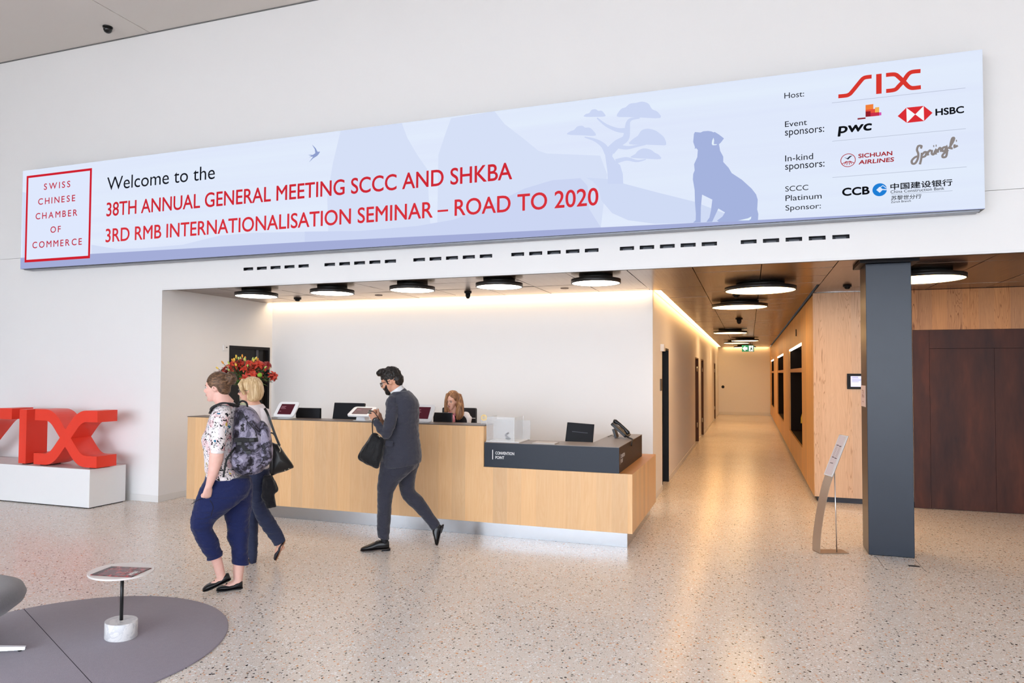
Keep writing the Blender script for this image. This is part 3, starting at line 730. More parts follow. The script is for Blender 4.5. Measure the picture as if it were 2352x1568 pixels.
# angular red host logo: S, I and X made of straight bands with soft bends
RED = 'd8382f'
a = Art(*O8, 6)
W_ = .036
a.line([(570, 398), (640, 391), (668, 380), (690, 360), (770, 262), (795, 236), (820, 226), (870, 220)], W_, 3)
a.line([(935, 196), (935, 375)], .044)
a.line([(999, 206), (1060, 200), (1090, 205), (1112, 222), (1155, 262), (1190, 300), (1215, 318), (1245, 323), (1313, 315)], W_, 3)
a.line([(1000, 350), (1060, 343), (1090, 332), (1115, 305), (1155, 262), (1190, 210), (1215, 186), (1245, 176), (1310, 170)], W_, 3)
a.build('host_logo', em(RED, 1.), screen, recalc=False)
# accounting firm logo: word and coloured blocks
a = Art(*O8, 6); put_text(a, 'pwc', lambda x, y: a.w3((x, y)), a.p(568, 760)[0], a.p(860, 720)[0], a.p(568, 757)[1], a.p(568, 672)[1], offset=.03, shear=.12); a.build('sponsor_text', em('111418', 1.), screen, recalc=False)
for c, pl, ly in (('f0803a', [(815, 476), (885, 467), (885, 576), (815, 583)], 6), ('e8523a', [(815, 520), (900, 510), (900, 576), (815, 583)], 7), ('f3b45a', [(900, 498), (938, 494), (938, 570), (900, 576)], 6), ('c8304a', [(815, 552), (938, 540), (938, 572), (815, 583)], 8), ('d953b0', [(938, 543), (957, 541), (957, 568), (938, 570)], 6), ('8f1f2c', [(815, 535), (860, 532), (860, 578), (815, 583)], 9), ('8a2733', [(743, 594), (815, 587), (815, 600), (743, 608)], 6)):
    a = Art(*O8, ly); a.poly(pl); a.build('logo_block', em(c, 1.), screen, recalc=False)
# bank logo: hexagon
a = Art(*O8, 6)
for pl in ([(1104, 576), (1182, 500), (1186, 637)], [(1182, 500), (1338, 484), (1262, 560)], [(1338, 484), (1418, 546), (1342, 620)], [(1186, 637), (1342, 620), (1262, 560)]): a.poly(pl)
a.build('bank_logo', em('db2f35', 1.), screen, recalc=False)
a = Art(*O8, 5); a.poly([(1182, 500), (1338, 484), (1342, 620), (1186, 637)]); a.build('logo_ground', em('f7f9ff', 1.), screen, recalc=False)
a = Art(*O8, 6); a.text('HSBC', (1447, 571), (1699, 548), (1447, 512), offset=.03); a.build('sponsor_text', em('101216', 1.), screen, recalc=False)
# airline logo
a = Art(*O8, 6)
cx, cy = a.p(658, 973); R = .060
ring = [(cx+R*cos(2*pi*k/28), cz) for k, cz in [(k, cy+R*.98*sin(2*pi*k/28)) for k in range(29)]]
a.strip(ring, .006)
for dx in (-.9, -.55, -.2, .2, .55, .9): a.strip([(cx+dx*R*.25, cy-R*.15), (cx+dx*R*.65, cy-R*.35), (cx+dx*R*.9, cy-R*(.45+.3*(1-abs(dx))))], .006)
a.build('airline_logo', em('b0282f', 1.), screen, recalc=False)
a = Art(*O8, 6); a.poly([(620, 945), (650, 955), (672, 935), (698, 930), (676, 948), (658, 967)]); a.build('airline_bird', em('2d2d3a', 1.), screen, recalc=False)
a = Art(*O8, 6); a.text('SICHUAN', (752, 953), (1055, 932), (752, 917), offset=.03); a.build('sponsor_text', em('a5262c', 1.), screen, recalc=False)
a = Art(*O8, 6); a.text('AIRLINES', (754, 1010), (1068, 985), (754, 974), offset=.03, shear=.12); a.build('sponsor_text', em('a5262c', 1.), screen, recalc=False)
# confectioner script
a = Art(*O8, 6)
W_ = .018
for s_ in ([(1312, 868), (1318, 845), (1290, 845), (1278, 880), (1290, 915), (1285, 960), (1262, 1000), (1236, 1002), (1232, 975), (1262, 945), (1296, 935)],
           [(1322, 905), (1316, 960), (1304, 1010)], [(1318, 930), (1345, 900), (1362, 905), (1352, 935), (1326, 945)],
           [(1372, 890), (1378, 930)], [(1376, 905), (1392, 885), (1404, 888)], [(1412, 880), (1412, 915), (1430, 918), (1446, 880), (1446, 910), (1456, 910)],
           [(1462, 872), (1466, 905)], [(1466, 885), (1482, 862), (1492, 870), (1494, 898)], [(1538, 852), (1510, 862), (1508, 890), (1530, 885), (1545, 850), (1548, 900), (1538, 940), (1510, 945), (1512, 920), (1560, 880)],
           [(1562, 870), (1600, 810), (1612, 775), (1596, 775), (1582, 820), (1580, 862), (1600, 865)], [(1618, 830), (1616, 855), (1645, 840)]):
    a.line(s_, W_, 3)
for d in ((1428, 846), (1450, 842), (1632, 798)): a.line([(d[0]-4, d[1]), (d[0]+5, d[1]-1)], .018)
a.build('script_logo', em('8d8583', 1.), screen, recalc=False)
# construction bank
a = Art(*O8, 6); a.text('CCB', (608, 1293), (848, 1277), (608, 1226), offset=.035); a.build('sponsor_text', em('0d0f13', 1.), screen, recalc=False)
a = Art(*O8, 6); cx, cy = a.p(942, 1238); R = .058; Rz = R*1.0
a.add([a.w3((cx+R*cos(2*pi*k/40), cy+Rz*sin(2*pi*k/40))) for k in range(40)], [tuple(range(40))]); a.build('bank_emblem', em('1f7fd6', 1.), screen, recalc=False)
a = Art(*O8, 7); r_ = R*.47
a.add([a.w3(p) for p in ((cx+r_, cy), (cx, cy+r_), (cx-r_, cy), (cx, cy-r_))], [(0, 1, 2, 3)])
a.strip([(cx+.1*R, cy+.36*R), (cx+.45*R, cy+.62*R), (cx+.98*R, cy+.12*R)], R*.10); a.strip([(cx+r_*.6, cy+.02*R), (cx+1.02*R, cy-.08*R)], R*.16)
a.build('emblem_opening', em('e0e9fb', 1.02), screen, recalc=False)
a = Art(*O8, 6); a.text('中国建设银行', (1040, 1240), (1596, 1202), (1040, 1183), offset=.022); a.build('sponsor_text', em('111318', 1.), screen, recalc=False)
a = Art(*O8, 6); a.text('China Construction Bank', (1040, 1272), (1524, 1240), (1040, 1245), offset=.004); a.build('sponsor_text', em('22252c', 1.), screen, recalc=False)
a = Art(*O8, 6); a.text('苏黎世分行', (1044, 1334), (1315, 1314), (1044, 1294), offset=.012, shear=.1); a.build('sponsor_text', em('111318', 1.), screen, recalc=False)
a = Art(*O8, 6); a.text('Zurich Branch', (1044, 1358), (1222, 1346), (1044, 1340), offset=.01); a.build('sponsor_text', em('22252c', 1.), screen, recalc=False)

# ============================================================ RED SCULPTURE ON ITS PLINTH
q = MB(); q.box((-12.3, 6.405, .012), (-7.70, 6.93, .482)); t = thing('display_plinth', (-9.5, 6.65, 0), 'long low white plinth under the red letter sculpture', 'plinth'); q.build('body', M_white2, t, bevel=.003)
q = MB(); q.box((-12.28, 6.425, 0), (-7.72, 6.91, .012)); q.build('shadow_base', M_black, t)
M_red = mat('red lacquer', srgb('e8402f'), .32, spec=.5)
t = thing('letter_sculpture', (-9.0, 6.6, .482), 'big red letter sculpture standing on the white plinth', 'sculpture')
Y0, Y1 = 6.45, 6.735; zf = .497
def letter(name, centre, w=.143):
    o = stroke2(centre, w); n = len(centre); q = MB()
    F = [V((x, Y0, z)) for x, z in o]; B = [V((x, Y1, z)) for x, z in o]
    q.add(F+B, [(i, i+1, 2*n-2-i, 2*n-1-i) for i in range(n-1)]+[(2*n+i+1, 2*n+i, 2*n+2*n-1-i, 2*n+2*n-2-i) for i in range(n-1)])
    q.add(F+B, [(i, (i+1) % (2*n), 2*n+(i+1) % (2*n), 2*n+i) for i in range(2*n)]); return q
zt, zb = 1.133, .569
def bend(x0, xa, xb, x1, za, zbb, k=6):
    """horizontal at za from x0 to xa, smooth bend, diagonal, bend, horizontal at zb to x1"""
    P = [(x0, za), (xa, za)]; d = xb-xa; r = .17 if d > 0 else -.17
    pts = [(xa, za), (xa+r, za), (xa+r+(d-2*r)*.0+.02*(1 if d > 0 else -1), za+(zbb-za)*.13)]
    A = V((xa, za, 0)); Bc = V((xa+.62*r, za, 0)); mid = V(((xa+xb)/2, (za+zbb)/2, 0)); C = Bc+(mid-Bc)*.38
    for i in range(1, k+1): u = i/k; p = A*(1-u)**2+Bc*2*u*(1-u)+C*u*u; P.append((p.x, p.y))
    C2 = mid*2-C; B2 = mid*2-Bc; A2 = mid*2-A
    P.append((mid.x, mid.y)); P.append((C2.x, C2.y))
    for i in range(1, k+1): u = i/k; p = C2*(1-u)**2+B2*2*u*(1-u)+A2*u*u; P.append((p.x, p.y))
    P.append((x1, zbb)); return P
q = letter('x', bend(-8.72, -8.53, -7.83, -7.645, zt, zb)); _o = letter('x', [(x, z) for x, z in bend(-8.725, -8.53, -7.83, -7.645, zb, zt)]); q.join(_o, Matrix.Translation((0, -.0006, 0))); q.build('letter_x', M_red, t, recalc=False)
q = MB(); q.box((-8.998, Y0, zf), (-8.868, Y1, 1.196)); q.build('letter_i', M_red, t)
q = letter('s', bend(-10.35, -10.15, -9.35, -9.14, zb, zt)); q.build('letter_s', M_red, t, recalc=False)
q = MB()
for x in (-8.97, -8.63, -7.74, -10.28): q.box((x-.03, Y0+.03, .4825), (x+.06, Y1-.03, .499))
for k, x in enumerate((-8.93, -8.61, -7.76, -10.25)):
    q = MB(); q.box((x-.05, Y0+.04, .4825), (x+.05, Y1-.04, .4985)); q.build('foot', M_black, t)

# ============================================================ RECEPTION COUNTER
def onP(px, py, P, N):
    d = pix(px, py); C = V((0, 0, CAMH)); N = V(N); return C + d*((V(P)-C).dot(N)/d.dot(N))
CF = 6.735
ct = thing('reception_counter', (-3.8, 7.4, 0), 'long maple veneer reception counter with dark top and steel plinth', 'counter')
q = MB(); q.box((-6.51, CF, .147), (-2.62, CF+.035, 1.141)); q.box((-2.62, CF, .147), (-1.075, CF+.035, .72)); q.box((-1.11, CF+.035, .147), (-1.075, 8.51, .72)); q.box((-6.51, CF+.035, .147), (-6.475, 7.9, 1.141)); q.box((-2.655, CF+.035, .15), (-2.62, 7.02, 1.141)); q.build('veneer_body', M_maple, ct)
q = MB(); q.box((-2.6195, CF+.0355, .70), (-1.1105, 7.2, .7195)); q.box((-1.6, 7.2, .70), (-1.1105, 8.51, .7195)); q.build('lower_ledge', M_maple2, ct)
q = MB(); q.box((-1.1105, CF+.0355, .7202), (-1.0755, 8.5095, .7206)); q.build('ledge_edge', M_maple2, ct)
q = MB(); q.box((-6.513, CF-.004, 1.1415), (-2.616, 7.02, 1.150)); q.build('counter_top', mat('dark counter laminate', srgb('5d504b'), .35), ct)
M_plinth = mat('brushed steel plinth', (.50, .52, .55), .2, metal=1.)
q = MB(); q.box((-6.45, CF+.052, .001), (-1.133, CF+.06, .1465)); q.box((-1.141, CF+.0605, .001), (-1.133, 8.45, .1465)); q.box((-6.45, CF+.0605, .001), (-6.442, 7.85, .1465)); q.build('plinth', M_plinth, ct)
q = MB(); q.box((-6.47, 7.021, .70), (-2.66, 7.48, .74)); q.build('work_surface', mat('work surface', srgb('8b7f78'), .5), ct)
for x in (-6.3, -4.6, -2.9):
    q = MB(); q.box((x, 7.05, 0.001), (x+.03, 7.44, .70)); q.build('leg_panel', M_maple, ct)
# blue black convention box resting on the lower part
def blackbox():
    m, t = nmat('blue black laminate', rough=.42, spec=.4)
    n = t.add('TexNoise', {'Vector': t.obj(), 'Scale': 300., 'Detail': 1.}).outputs['Fac']
    t.base(t.mix(n, srgb('151b27'), srgb('1d2634'))); return m
M_bb2 = blackbox()
cb = thing('convention_box', (-1.9, 6.95, .7205), 'blue-black L-shaped desk box lettered convention point on the low counter', 'desk box')
q = MB(); q.box((-2.614, 6.745, .7212), (-1.205, 7.12, .971)); q.box((-1.54, 7.12, .7212), (-1.205, 8.262, .971)); q.build('casing', M_bb2, cb)
q = MB(); q.add([(-2.614, 6.743, .9712), (-1.203, 6.743, .9712), (-1.203, 8.262, .9712), (-1.54, 8.262, .9712), (-1.54, 7.12, .9712), (-2.614, 7.12, .9712), (-2.614, 6.743, .977), (-1.203, 6.743, .977), (-1.203, 8.262, .977), (-1.54, 8.262, .977), (-1.54, 7.12, .977), (-2.614, 7.12, .977)],
  [(0, 5, 4, 1), (1, 4, 3, 2), (6, 7, 10, 11), (7, 8, 9, 10)]+[(i, (i+1) % 6, 6+(i+1) % 6, 6+i) for i in range(6)]); q.build('top_plate', mat('brown grey laminate', srgb('8f837c'), .4), cb)
fx = lambda x, y: V((x, 6.7437, y))
M_wl = mat('white lettering', (.85, .85, .85), .5)
for txt, bl, br, tl in (('CONVENTION', (1138, 1043.2), (1181, 1045), (1138, 1036.6)), ('POINT', (1138, 1053.2), (1158, 1054), (1138, 1046.8))):
    b0, b1, t0 = onY(*bl, 6.744), onY(*br, 6.744), onY(*tl, 6.744)
    q = MB(); put_text(q, txt, fx, b0.x, b1.x, b0.z, t0.z, offset=.012, nrm=(0, -1, 0)); q.build('lettering', M_wl, cb, recalc=False)
a0, a1 = onY(1130.6, 1054.5, 6.744), onY(1132.4, 1032.5, 6.744)
q = MB(); q.quad((a0.x, 6.7437, a0.z), (a1.x, 6.7437, a0.z), (a1.x, 6.7437, a1.z), (a0.x, 6.7437, a1.z)); q.build('bar_mark', M_wl, cb)
fx = lambda x, y: V((-1.2037, x, y))
q = MB(); q.quad(fx(6.80, .80), fx(6.808, .80), fx(6.808, .905), fx(6.80, .905)); q.build('bar_mark', M_wl, cb)
for txt, z, w in (('CONVENTION', .858, .22), ('POINT', .81, .11)):
    q = MB(); put_text(q, txt, fx, 6.84, 6.84+w, z, z+.036, offset=.02, nrm=(1, 0, 0)); q.build('lettering', M_wl, cb, recalc=False)

# ============================================================ THINGS ON THE COUNTER
def rot(rx=0, ry=0, rz=0): return (Matrix.Rotation(rz, 3, 'Z') @ Matrix.Rotation(ry, 3, 'Y') @ Matrix.Rotation(rx, 3, 'X'))
def rrect(w, h, r, n=5):
    P = []
    for cx, cy, a in ((w/2-r, h/2-r, 0), (-w/2+r, h/2-r, 90), (-w/2+r, -h/2+r, 180), (w/2-r, -h/2+r, 270)):
        for k in range(n+1): P.append((cx+r*cos(RD(a+90*k/n)), cy+r*sin(RD(a+90*k/n))))
    return P
def slab(mb, c, M, w, h, d, r, mi=0):
    c = V(c); P = rrect(w, h, r); return mb.prism(P, lambda p, s: c + M @ V((p[0], p[1], (s-.5)*d)), mi)
M_kw = mat('kiosk white', (.85, .85, .86), .28)
M_red_s = mat('kiosk screen', srgb('2a1018'), .3, spec=.15, emit=srgb('4a1722'), estr=.8)
def kiosk(x, y, tilt, rz, label, zc=.085, w=.285, h=.215):
    t = thing('tablet_kiosk', (x, y, 1.151), label, 'tablet kiosk', group='white tablet kiosks on the counter')
    M = rot(RD(tilt), 0, 0); M = Matrix.Rotation(RD(rz), 3, 'Z') @ M
    c = V((x, y, 1.151+zc))
    q = MB(); slab(q, c, M, w, h, .022, .035); q.build('tablet_frame', M_kw, t, bevel=.005)
    q = MB(); slab(q, c + M @ V((0, 0, .0125)), M, w*.66, h*.68, .002, .004); sc_ = q.build('screen', M_red_s, t)
    q = MB()
    for k, (yy, ww) in enumerate(((.035, .4), (.02, .34), (.005, .45), (-.035, .15))):
        q.quad(*[c + M @ V(p) for p in ((-.08, yy, .0142), (-.08+.16*ww, yy, .0142), (-.08+.16*ww, yy+.006, .0142), (-.08, yy+.006, .0142))])
    q.build('screen_text', mat('kiosk text', srgb('b07a88'), .5), sc_)
    q = MB(); R3 = Matrix.Rotation(RD(rz), 3, 'Z')
    b = c + M @ V((0, 0, -.012)); f = V((x, y+.02, 1.158))
    for s_ in ():
        pass
    top = [b + M @ V((sx*.045, sy*.05, 0)) for sx, sy in ((-1, -1), (1, -1), (1, 1), (-1, 1))]
    bot = [V((x, y, 1.156)) + R3 @ V((sx*.06, sy*.045+.01, 0)) for sx, sy in ((-1, -1), (1, -1), (1, 1), (-1, 1))]
    q.loft([bot, top], smooth=False); q.build('neck', M_kw, t)
    q = MB(); slab(q, (x, y+.005, 1.1535), R3, .19, .14, .005, .03); q.build('foot', M_kw, t)
    return t
M_mon = mat('monitor shell', srgb('15161b'), .35, spec=.25)
def monitor(x, y, w, h, zt, rz, label, tilt=0, base=.74, name='monitor', seam=True, onbox=False):
    t = thing(name, (x, y, base), label, 'monitor', group='black monitors behind the counter')
    R3 = Matrix.Rotation(RD(rz), 3, 'Z') @ Matrix.Rotation(RD(tilt), 3, 'X')
    c = V((x, y, zt-h/2))
    q = MB(); q.obox(c, (w/2, .018, h/2), R3); sh = q.build('shell', M_mon, t, bevel=.004)
    if seam: q = MB(); q.obox(c + R3 @ V((0, -.0185, h*.12)), (w*.32, .001, .003), R3); q.build('vent_slot', M_black, sh)
    q = MB(); q.obox(c + R3 @ V((0, .0185, .0)), (w/2-.01, .001, h/2-.012), R3); q.build('display_panel', mat('panel glow', srgb('9fb2c4'), .2, emit=srgb('9fb2c4'), estr=.5), t)
    q = MB(); q.obox((x, y+.01, (base+c.z)/2+.003), (.03, .012, (c.z-base)/2-.003), Matrix.Identity(3)); q.build('stand', M_mon, t)
    q = MB(); q.box((x-.11, y-.09, base+.001), (x+.11, y+.1, base+.012)); q.build('foot', M_mon, t)
    return t
def X(px, py, Y): return onY(px, py, Y).x
kiosk(-5.17, 6.87, 52, 0, 'white tablet kiosk at the left end of the counter, screen dark red', zc=.10)
kiosk(-4.15, 6.87, 27, 0, 'white tablet kiosk tilted flat, at the hands of the man in the suit', zc=.098, w=.30, h=.20)
kiosk(-3.40, 6.87, 58, 0, 'white tablet kiosk half hidden behind the man in the suit', zc=.098)
monitor(-5.03, 7.10, .34, .26, 1.265, 0, 'black monitor right beside the leftmost white tablet kiosk')
monitor(-4.60, 7.30, .42, .30, 1.325, 0, 'black monitor leaning back, left of the flat tablet kiosk', tilt=-12, seam=True)
monitor(-3.245, 7.08, .225, .24, 1.25, 0, 'black monitor directly in front of the seated receptionist')
# office chair behind receptionist
t = thing('office_chair', (-3.45, 8.05, 0), 'black office chair back behind the receptionist', 'chair')
q = MB(); slab(q, (-3.50, 8.14, 1.0), rot(RD(90)), .46, .50, .05, .018); q.build('backrest', mat('office black', srgb('201c20'), .6), t)
q = MB(); q.box((-3.73, 8.111, 1.118), (-3.27, 8.1135, 1.128)); q.build('backrest_seam', mat('pale seam', (.6, .6, .6), .5), t)
q = MB(); slab(q, (-3.45, 7.9, .46), rot(), .46, .44, .07, .06); q.build('seat', MATS['office black'], t)
q = MB(); q.cyl((-3.45, 7.9, .07), .03, .355, 12); q.tube([(-3.45, 8.06, .46), (-3.45, 8.17, .5), (-3.5, 8.175, .8)], .02, 8); q.build('column', MATS['office black'], t)
for k in range(5):
    a = 2*pi*k/5+.3; q = MB(); q.tube([(-3.45, 7.9, .09), (-3.45+.28*cos(a), 7.9+.28*sin(a), .055)], [.025, .014], 8)
    q.ell((-3.45+.28*cos(a), 7.9+.28*sin(a), .028), (.022, .022, .028)); q.build('leg', MATS['office black'], t)
# screen standing at the convention box
t = thing('monitor', (-1.70, 7.30, .74), 'black monitor standing behind the blue-black convention box', 'monitor')
q = MB(); P0 = onY(1298, 1011.5, 7.28); P1 = onY(1361, 1014, 7.28); P2 = onY(1364.5, 974.5, 7.33); P3 = onY(1303, 969.5, 7.33)
fr = [P0, P1, P2, P3]; dz = (fr[0]-fr[3])*.25
fr[0] = fr[0]+dz; fr[1] = fr[1]+(fr[1]-fr[2])*.25
q.add(fr+[p+V((0, .025, 0)) for p in fr], [(0, 1, 2, 3), (7, 6, 5, 4), (0, 4, 5, 1), (1, 5, 6, 2), (2, 6, 7, 3), (3, 7, 4, 0)]); sh = q.build('shell', M_mon, t, bevel=.003)
q = MB(); g_ = lambda u, v: (fr[0]*(1-u)+fr[1]*u)*(1-v)+(fr[3]*(1-u)+fr[2]*u)*v + V((0, -.0035, 0))
q.quad(g_(.22, .60), g_(.8, .57), g_(.8, .60), g_(.22, .63)); q.build('vent_slot', mat('slot grey', srgb('4a4c55'), .5), sh)
cx = (fr[0].x+fr[1].x)/2
q = MB(); q.box((cx-.03, 7.315, .723), (cx+.03, 7.335, 1.0)); q.build('stand', M_mon, t)
q = MB(); q.box((cx-.1, 7.24, .7215), (cx+.1, 7.4, .735)); q.build('foot', M_mon, t)
q = MB(); q.box((-2.6, 7.2, .70), (-1.62, 7.9, .72)); 
o = q.build('work_surface', MATS['work surface'], ct)
# clear acrylic leaflet holder
def clear(name, tint=(1, 1, 1), a=.82):
    m = bpy.data.materials.new(name); m.use_nodes = True; n = m.node_tree; b = n.nodes['Principled BSDF']; out = n.nodes['Material Output']
    b.inputs['Base Color'].default_value = tuple(tint)+(1,); b.inputs['Roughness'].default_value = .04
    tr = n.nodes.new('ShaderNodeBsdfTransparent'); tr.inputs[0].default_value = (.96, .97, .98, 1); mx = n.nodes.new('ShaderNodeMixShader'); mx.inputs[0].default_value = a
    n.links.new(b.outputs[0], mx.inputs[1]); n.links.new(tr.outputs[0], mx.inputs[2]); n.links.new(mx.outputs[0], out.inputs[0]); MATS[name] = m; return m
M_acr = clear('clear acrylic', (.9, .92, .94), .80)
M_edge = clear('acrylic edge', (.95, .97, 1), .45)
t = thing('leaflet_holder', (-2.45, 6.9, .978), 'clear acrylic leaflet holder on the left end of the blue-black box', 'acrylic holder')
ax0, ax1, ay0, ay1 = -2.605, -2.30, 6.78, 7.08
q = MB(); q.box((ax0, ay0, .986), (ax1, ay0+.003, 1.235)); q.build('front_pane', M_acr, t)
q = MB(); q.box((ax1-.003, ay0+.003, .986), (ax1, ay1, 1.235)); q.build('side_pane', M_acr, t)
q = MB(); q.box((ax0, ay1, .986), (ax1+.08, ay1+.003, 1.19)); q.build('back_pane', M_acr, t)
q = MB(); q.box((ax0, ay0+.003, .986), (ax0+.003, ay1, 1.235)); q.build('side_pane', M_acr, t)
q = MB()
for a_, b_ in (((ax1-.004, ay0-.001, .986), (ax1+.001, ay0+.004, 1.237)), ((ax1-.004, ay1-.001, .986), (ax1+.001, ay1+.004, 1.237)), ((ax0-.001, ay0-.001, .986), (ax0+.003, ay0+.003, 1.237)), ((ax0, ay0-.001, 1.234), (ax1, ay0+.003, 1.237))): q.box(a_, b_)
q.build('pane_edges', M_edge, t)
q = MB(); q.box((ax0+.0, ay0-.02, .9785), (ax1+.06, ay1+.02, .986)); q.build('base_board', mat('white board', (.8, .8, .8), .4), t)
q = MB(); q.tube([(-2.44, 6.98, .99), (-2.44, 6.98, 1.01), (-2.46, 6.96, 1.035), (-2.43, 6.98, 1.06)], .012, 8); q.ell((-2.43, 6.96, 1.0), (.03, .02, .012)); tag(q.build('badge_clip', M_black), 'small black clip inside the clear acrylic holder', 'clip')
t = thing('emblem_plaque', (-2.66, 6.86, 1.151), 'small clear plaque with gold ring emblem on the counter end', 'plaque')
q = MB(); q.box((-2.70, 6.86, 1.152), (-2.64, 6.864, 1.25)); q.build('pane', M_acr, t)
q = MB(); c_ = V((-2.665, 6.856, 1.222))
q.loft([[c_+V((r*cos(2*pi*k/24), y, r*sin(2*pi*k/24))) for k in range(24)] for r, y in ((.033, 0), (.033, -.003), (.021, -.003), (.021, 0))], cap=False, smooth=False)
q.box((c_.x-.004, c_.y-.003, c_.z-.012), (c_.x+.004, c_.y, c_.z+.02)); q.build('gold_ring', mat('gold', srgb('e2c07a'), .35, metal=.4), t)
q = MB(); q.box((-2.1, 6.755, .9785), (-1.86, 6.93, .986)); tag(q.build('booklet', mat('booklet', srgb('c9c2bd'), .4)), 'thin pale booklet lying on the blue-black box', 'booklet')
# desk phone
t = thing('desk_phone', (-1.37, 7.75, .978), 'black desk phone with tilted display on the side arm of the box', 'phone')
M_ph = mat('phone black', srgb('17171a'), .3)
Mx = rot(RD(40), 0, RD(84)); c_ = V((-1.36, 7.72, 1.07))
q = MB(); slab(q, c_, Mx, .20, .22, .03, .02); q.build('body', M_ph, t, bevel=.004)
q = MB(); slab(q, c_+Mx @ V((.03, .06, .018)), Mx, .12, .07, .006, .008); q.build('display', mat('phone display', srgb('a7a3a6'), .15), t)
for i in range(4):
    q = MB()
    for j in range(3): q.obox(c_+Mx @ V((.0+.032*j, -.0-.022*i, .0165)), (.011, .007, .002), Mx)
    q.build('key_row', mat('phone keys', srgb('3d3c40'), .4), t)
q = MB(); q.tube([c_+Mx @ V((-.07, s_*.01, z_)) for s_, z_ in ((-11, .035), (-9, .045), (-4, .055), (4, .055), (9, .045), (11, .035))], [.02, .024, .015, .015, .024, .02], 12); q.build('handset', M_ph, t)
q = MB(); q.obox((-1.42, 7.72, 1.03), (.012, .07, .05), rot(0, RD(-18), 0)); q.build('stand', M_ph, t)
q = MB(); q.tube(cr([(-1.30, 7.64, 1.01), (-1.25, 7.6, .993), (-1.21, 7.52, .991), (-1.186, 7.46, .987), (-1.186, 7.41, .96), (-1.188, 7.38, .93)], 6), .009, 8); q.build('cord', M_ph, t)
q = MB(); q.tube(cr([(-1.45, 7.8, .986), (-1.50, 7.9, .984), (-1.51, 7.75, .984)], 5), .004, 6); q.build('cord', M_ph, t)

# vase with lilies
VX, VY = -5.79, 6.90
t = thing('glass_vase', (VX, VY, 1.151), 'tall greenish glass vase holding the red lilies on the counter', 'vase')
q = MB(); q.lathe([(.0, 1.152), (.052, 1.152), (.056, 1.17), (.062, 1.3), (.075, 1.45), (.084, 1.49), (.081, 1.49), (.072, 1.45), (.058, 1.3), (.05, 1.18), (0, 1.175)], (VX, VY, 0), 36, cap=False); q.build('glass', mat('frosted green glass', srgb('c9cba8'), .12, trans=.35, ior=1.45), t)
bq = thing('lily_bouquet', (VX, VY, 1.49), 'wide bouquet of red orange lilies with yellow buds and green leaves', 'flowers')
rnd = random.Random(11)
M_pet = [mat('lily red', srgb('a81f1a'), .5), mat('lily orange red', srgb('c43a25'), .5), mat('lily crimson', srgb('84151b'), .5)]
M_bud = [mat('bud yellow', srgb('e8c34a'), .45), mat('bud orange', srgb('e79a35'), .45), mat('bud green', srgb('b9c96a'), .45)]
M_leafg = [mat('leaf dark', srgb('2d4a1e'), .5), mat('leaf mid', srgb('4f7a2a'), .5)]
centre = V((VX, VY, 1.62))
def petal(q, c, ax, ang, L, w, mi=0):
    ax = ax.normalized(); s = ax.orthogonal().normalized(); u = (s*cos(ang)+ax.cross(s)*sin(ang)).normalized(); v = ax.cross(u)
    rows = []
    for i in range(5):
        f = i/4; r = L*(f*.9); up = L*(.55*f-.55*f*f*f); ww = w*sin(pi*min(.93, .12+.8*f))**.8
        p = c+u*r+ax*up; rows.append([p-v*ww+ax*ww*.25, p, p+v*ww+ax*ww*.25])
    for i in range(4):
        for j in range(2): q.add([rows[i][j], rows[i][j+1], rows[i+1][j+1], rows[i+1][j]], [(0, 1, 2, 3)], mi, True)
stems = MB()
pts = []
for k in range(60):
    a = rnd.uniform(0, 2*pi); r = .36*math.sqrt(rnd.uniform(.02, 1))
    px_ = VX+.02+r*cos(a)*1.0; py_ = VY+r*sin(a)*.55
    pz_ = 1.74+.11*(1-(r/.36)**2)*rnd.uniform(.2, 1)-.13*rnd.random()*(.3+r/.36)+.02
    c = V((px_, py_, pz_)); pts.append(c)
    ax = (c-V((VX, VY, 1.5)))+V((0, -.12, 0)); q = MB(); L = rnd.uniform(.06, .085); a0 = rnd.uniform(0, 1)
    for j in range(6): petal(q, c, ax, a0+j*pi/3, L*(1 if j % 2 else .9), .017 if j % 2 else .013)
    axn = ax.normalized()
    for j in range(3): q.tube([c, c+axn*.05+V((rnd.uniform(-.01, .01), rnd.uniform(-.01, .01), 0))], .0018, 4)
    fl = q.build('lily', M_pet[k % 3 if rnd.random() < .6 else 1], bq, recalc=False)
    stems.tube(cr([(VX+rnd.uniform(-.02, .02), VY+rnd.uniform(-.02, .02), 1.49), tuple((V((VX, VY, 1.49))*.4+c*.6)+V((0, 0, .02))), tuple(c)], 4), .004, 5)
for k in range(30):
    a = rnd.uniform(0, 2*pi); r = rnd.uniform(.05, .40)
    c = V((VX+r*cos(a), VY+r*sin(a)*.55-.03, 1.80+.10*(1-(r/.4)**2)-.15*rnd.random()*r/.4)); ax = (c-V((VX, VY, 1.45))).normalized()
    q = MB(); L = rnd.uniform(.03, .05); q.tube([c+ax*L*f for f in (-.5, -.3, 0, .35, .5)], [.003, .008, .011, .007, .002], 7); q.build('bud', M_bud[k % 3], bq)
    stems.tube([V((VX, VY, 1.52)), c-ax*L*.5], .003, 4)
lf = MB()
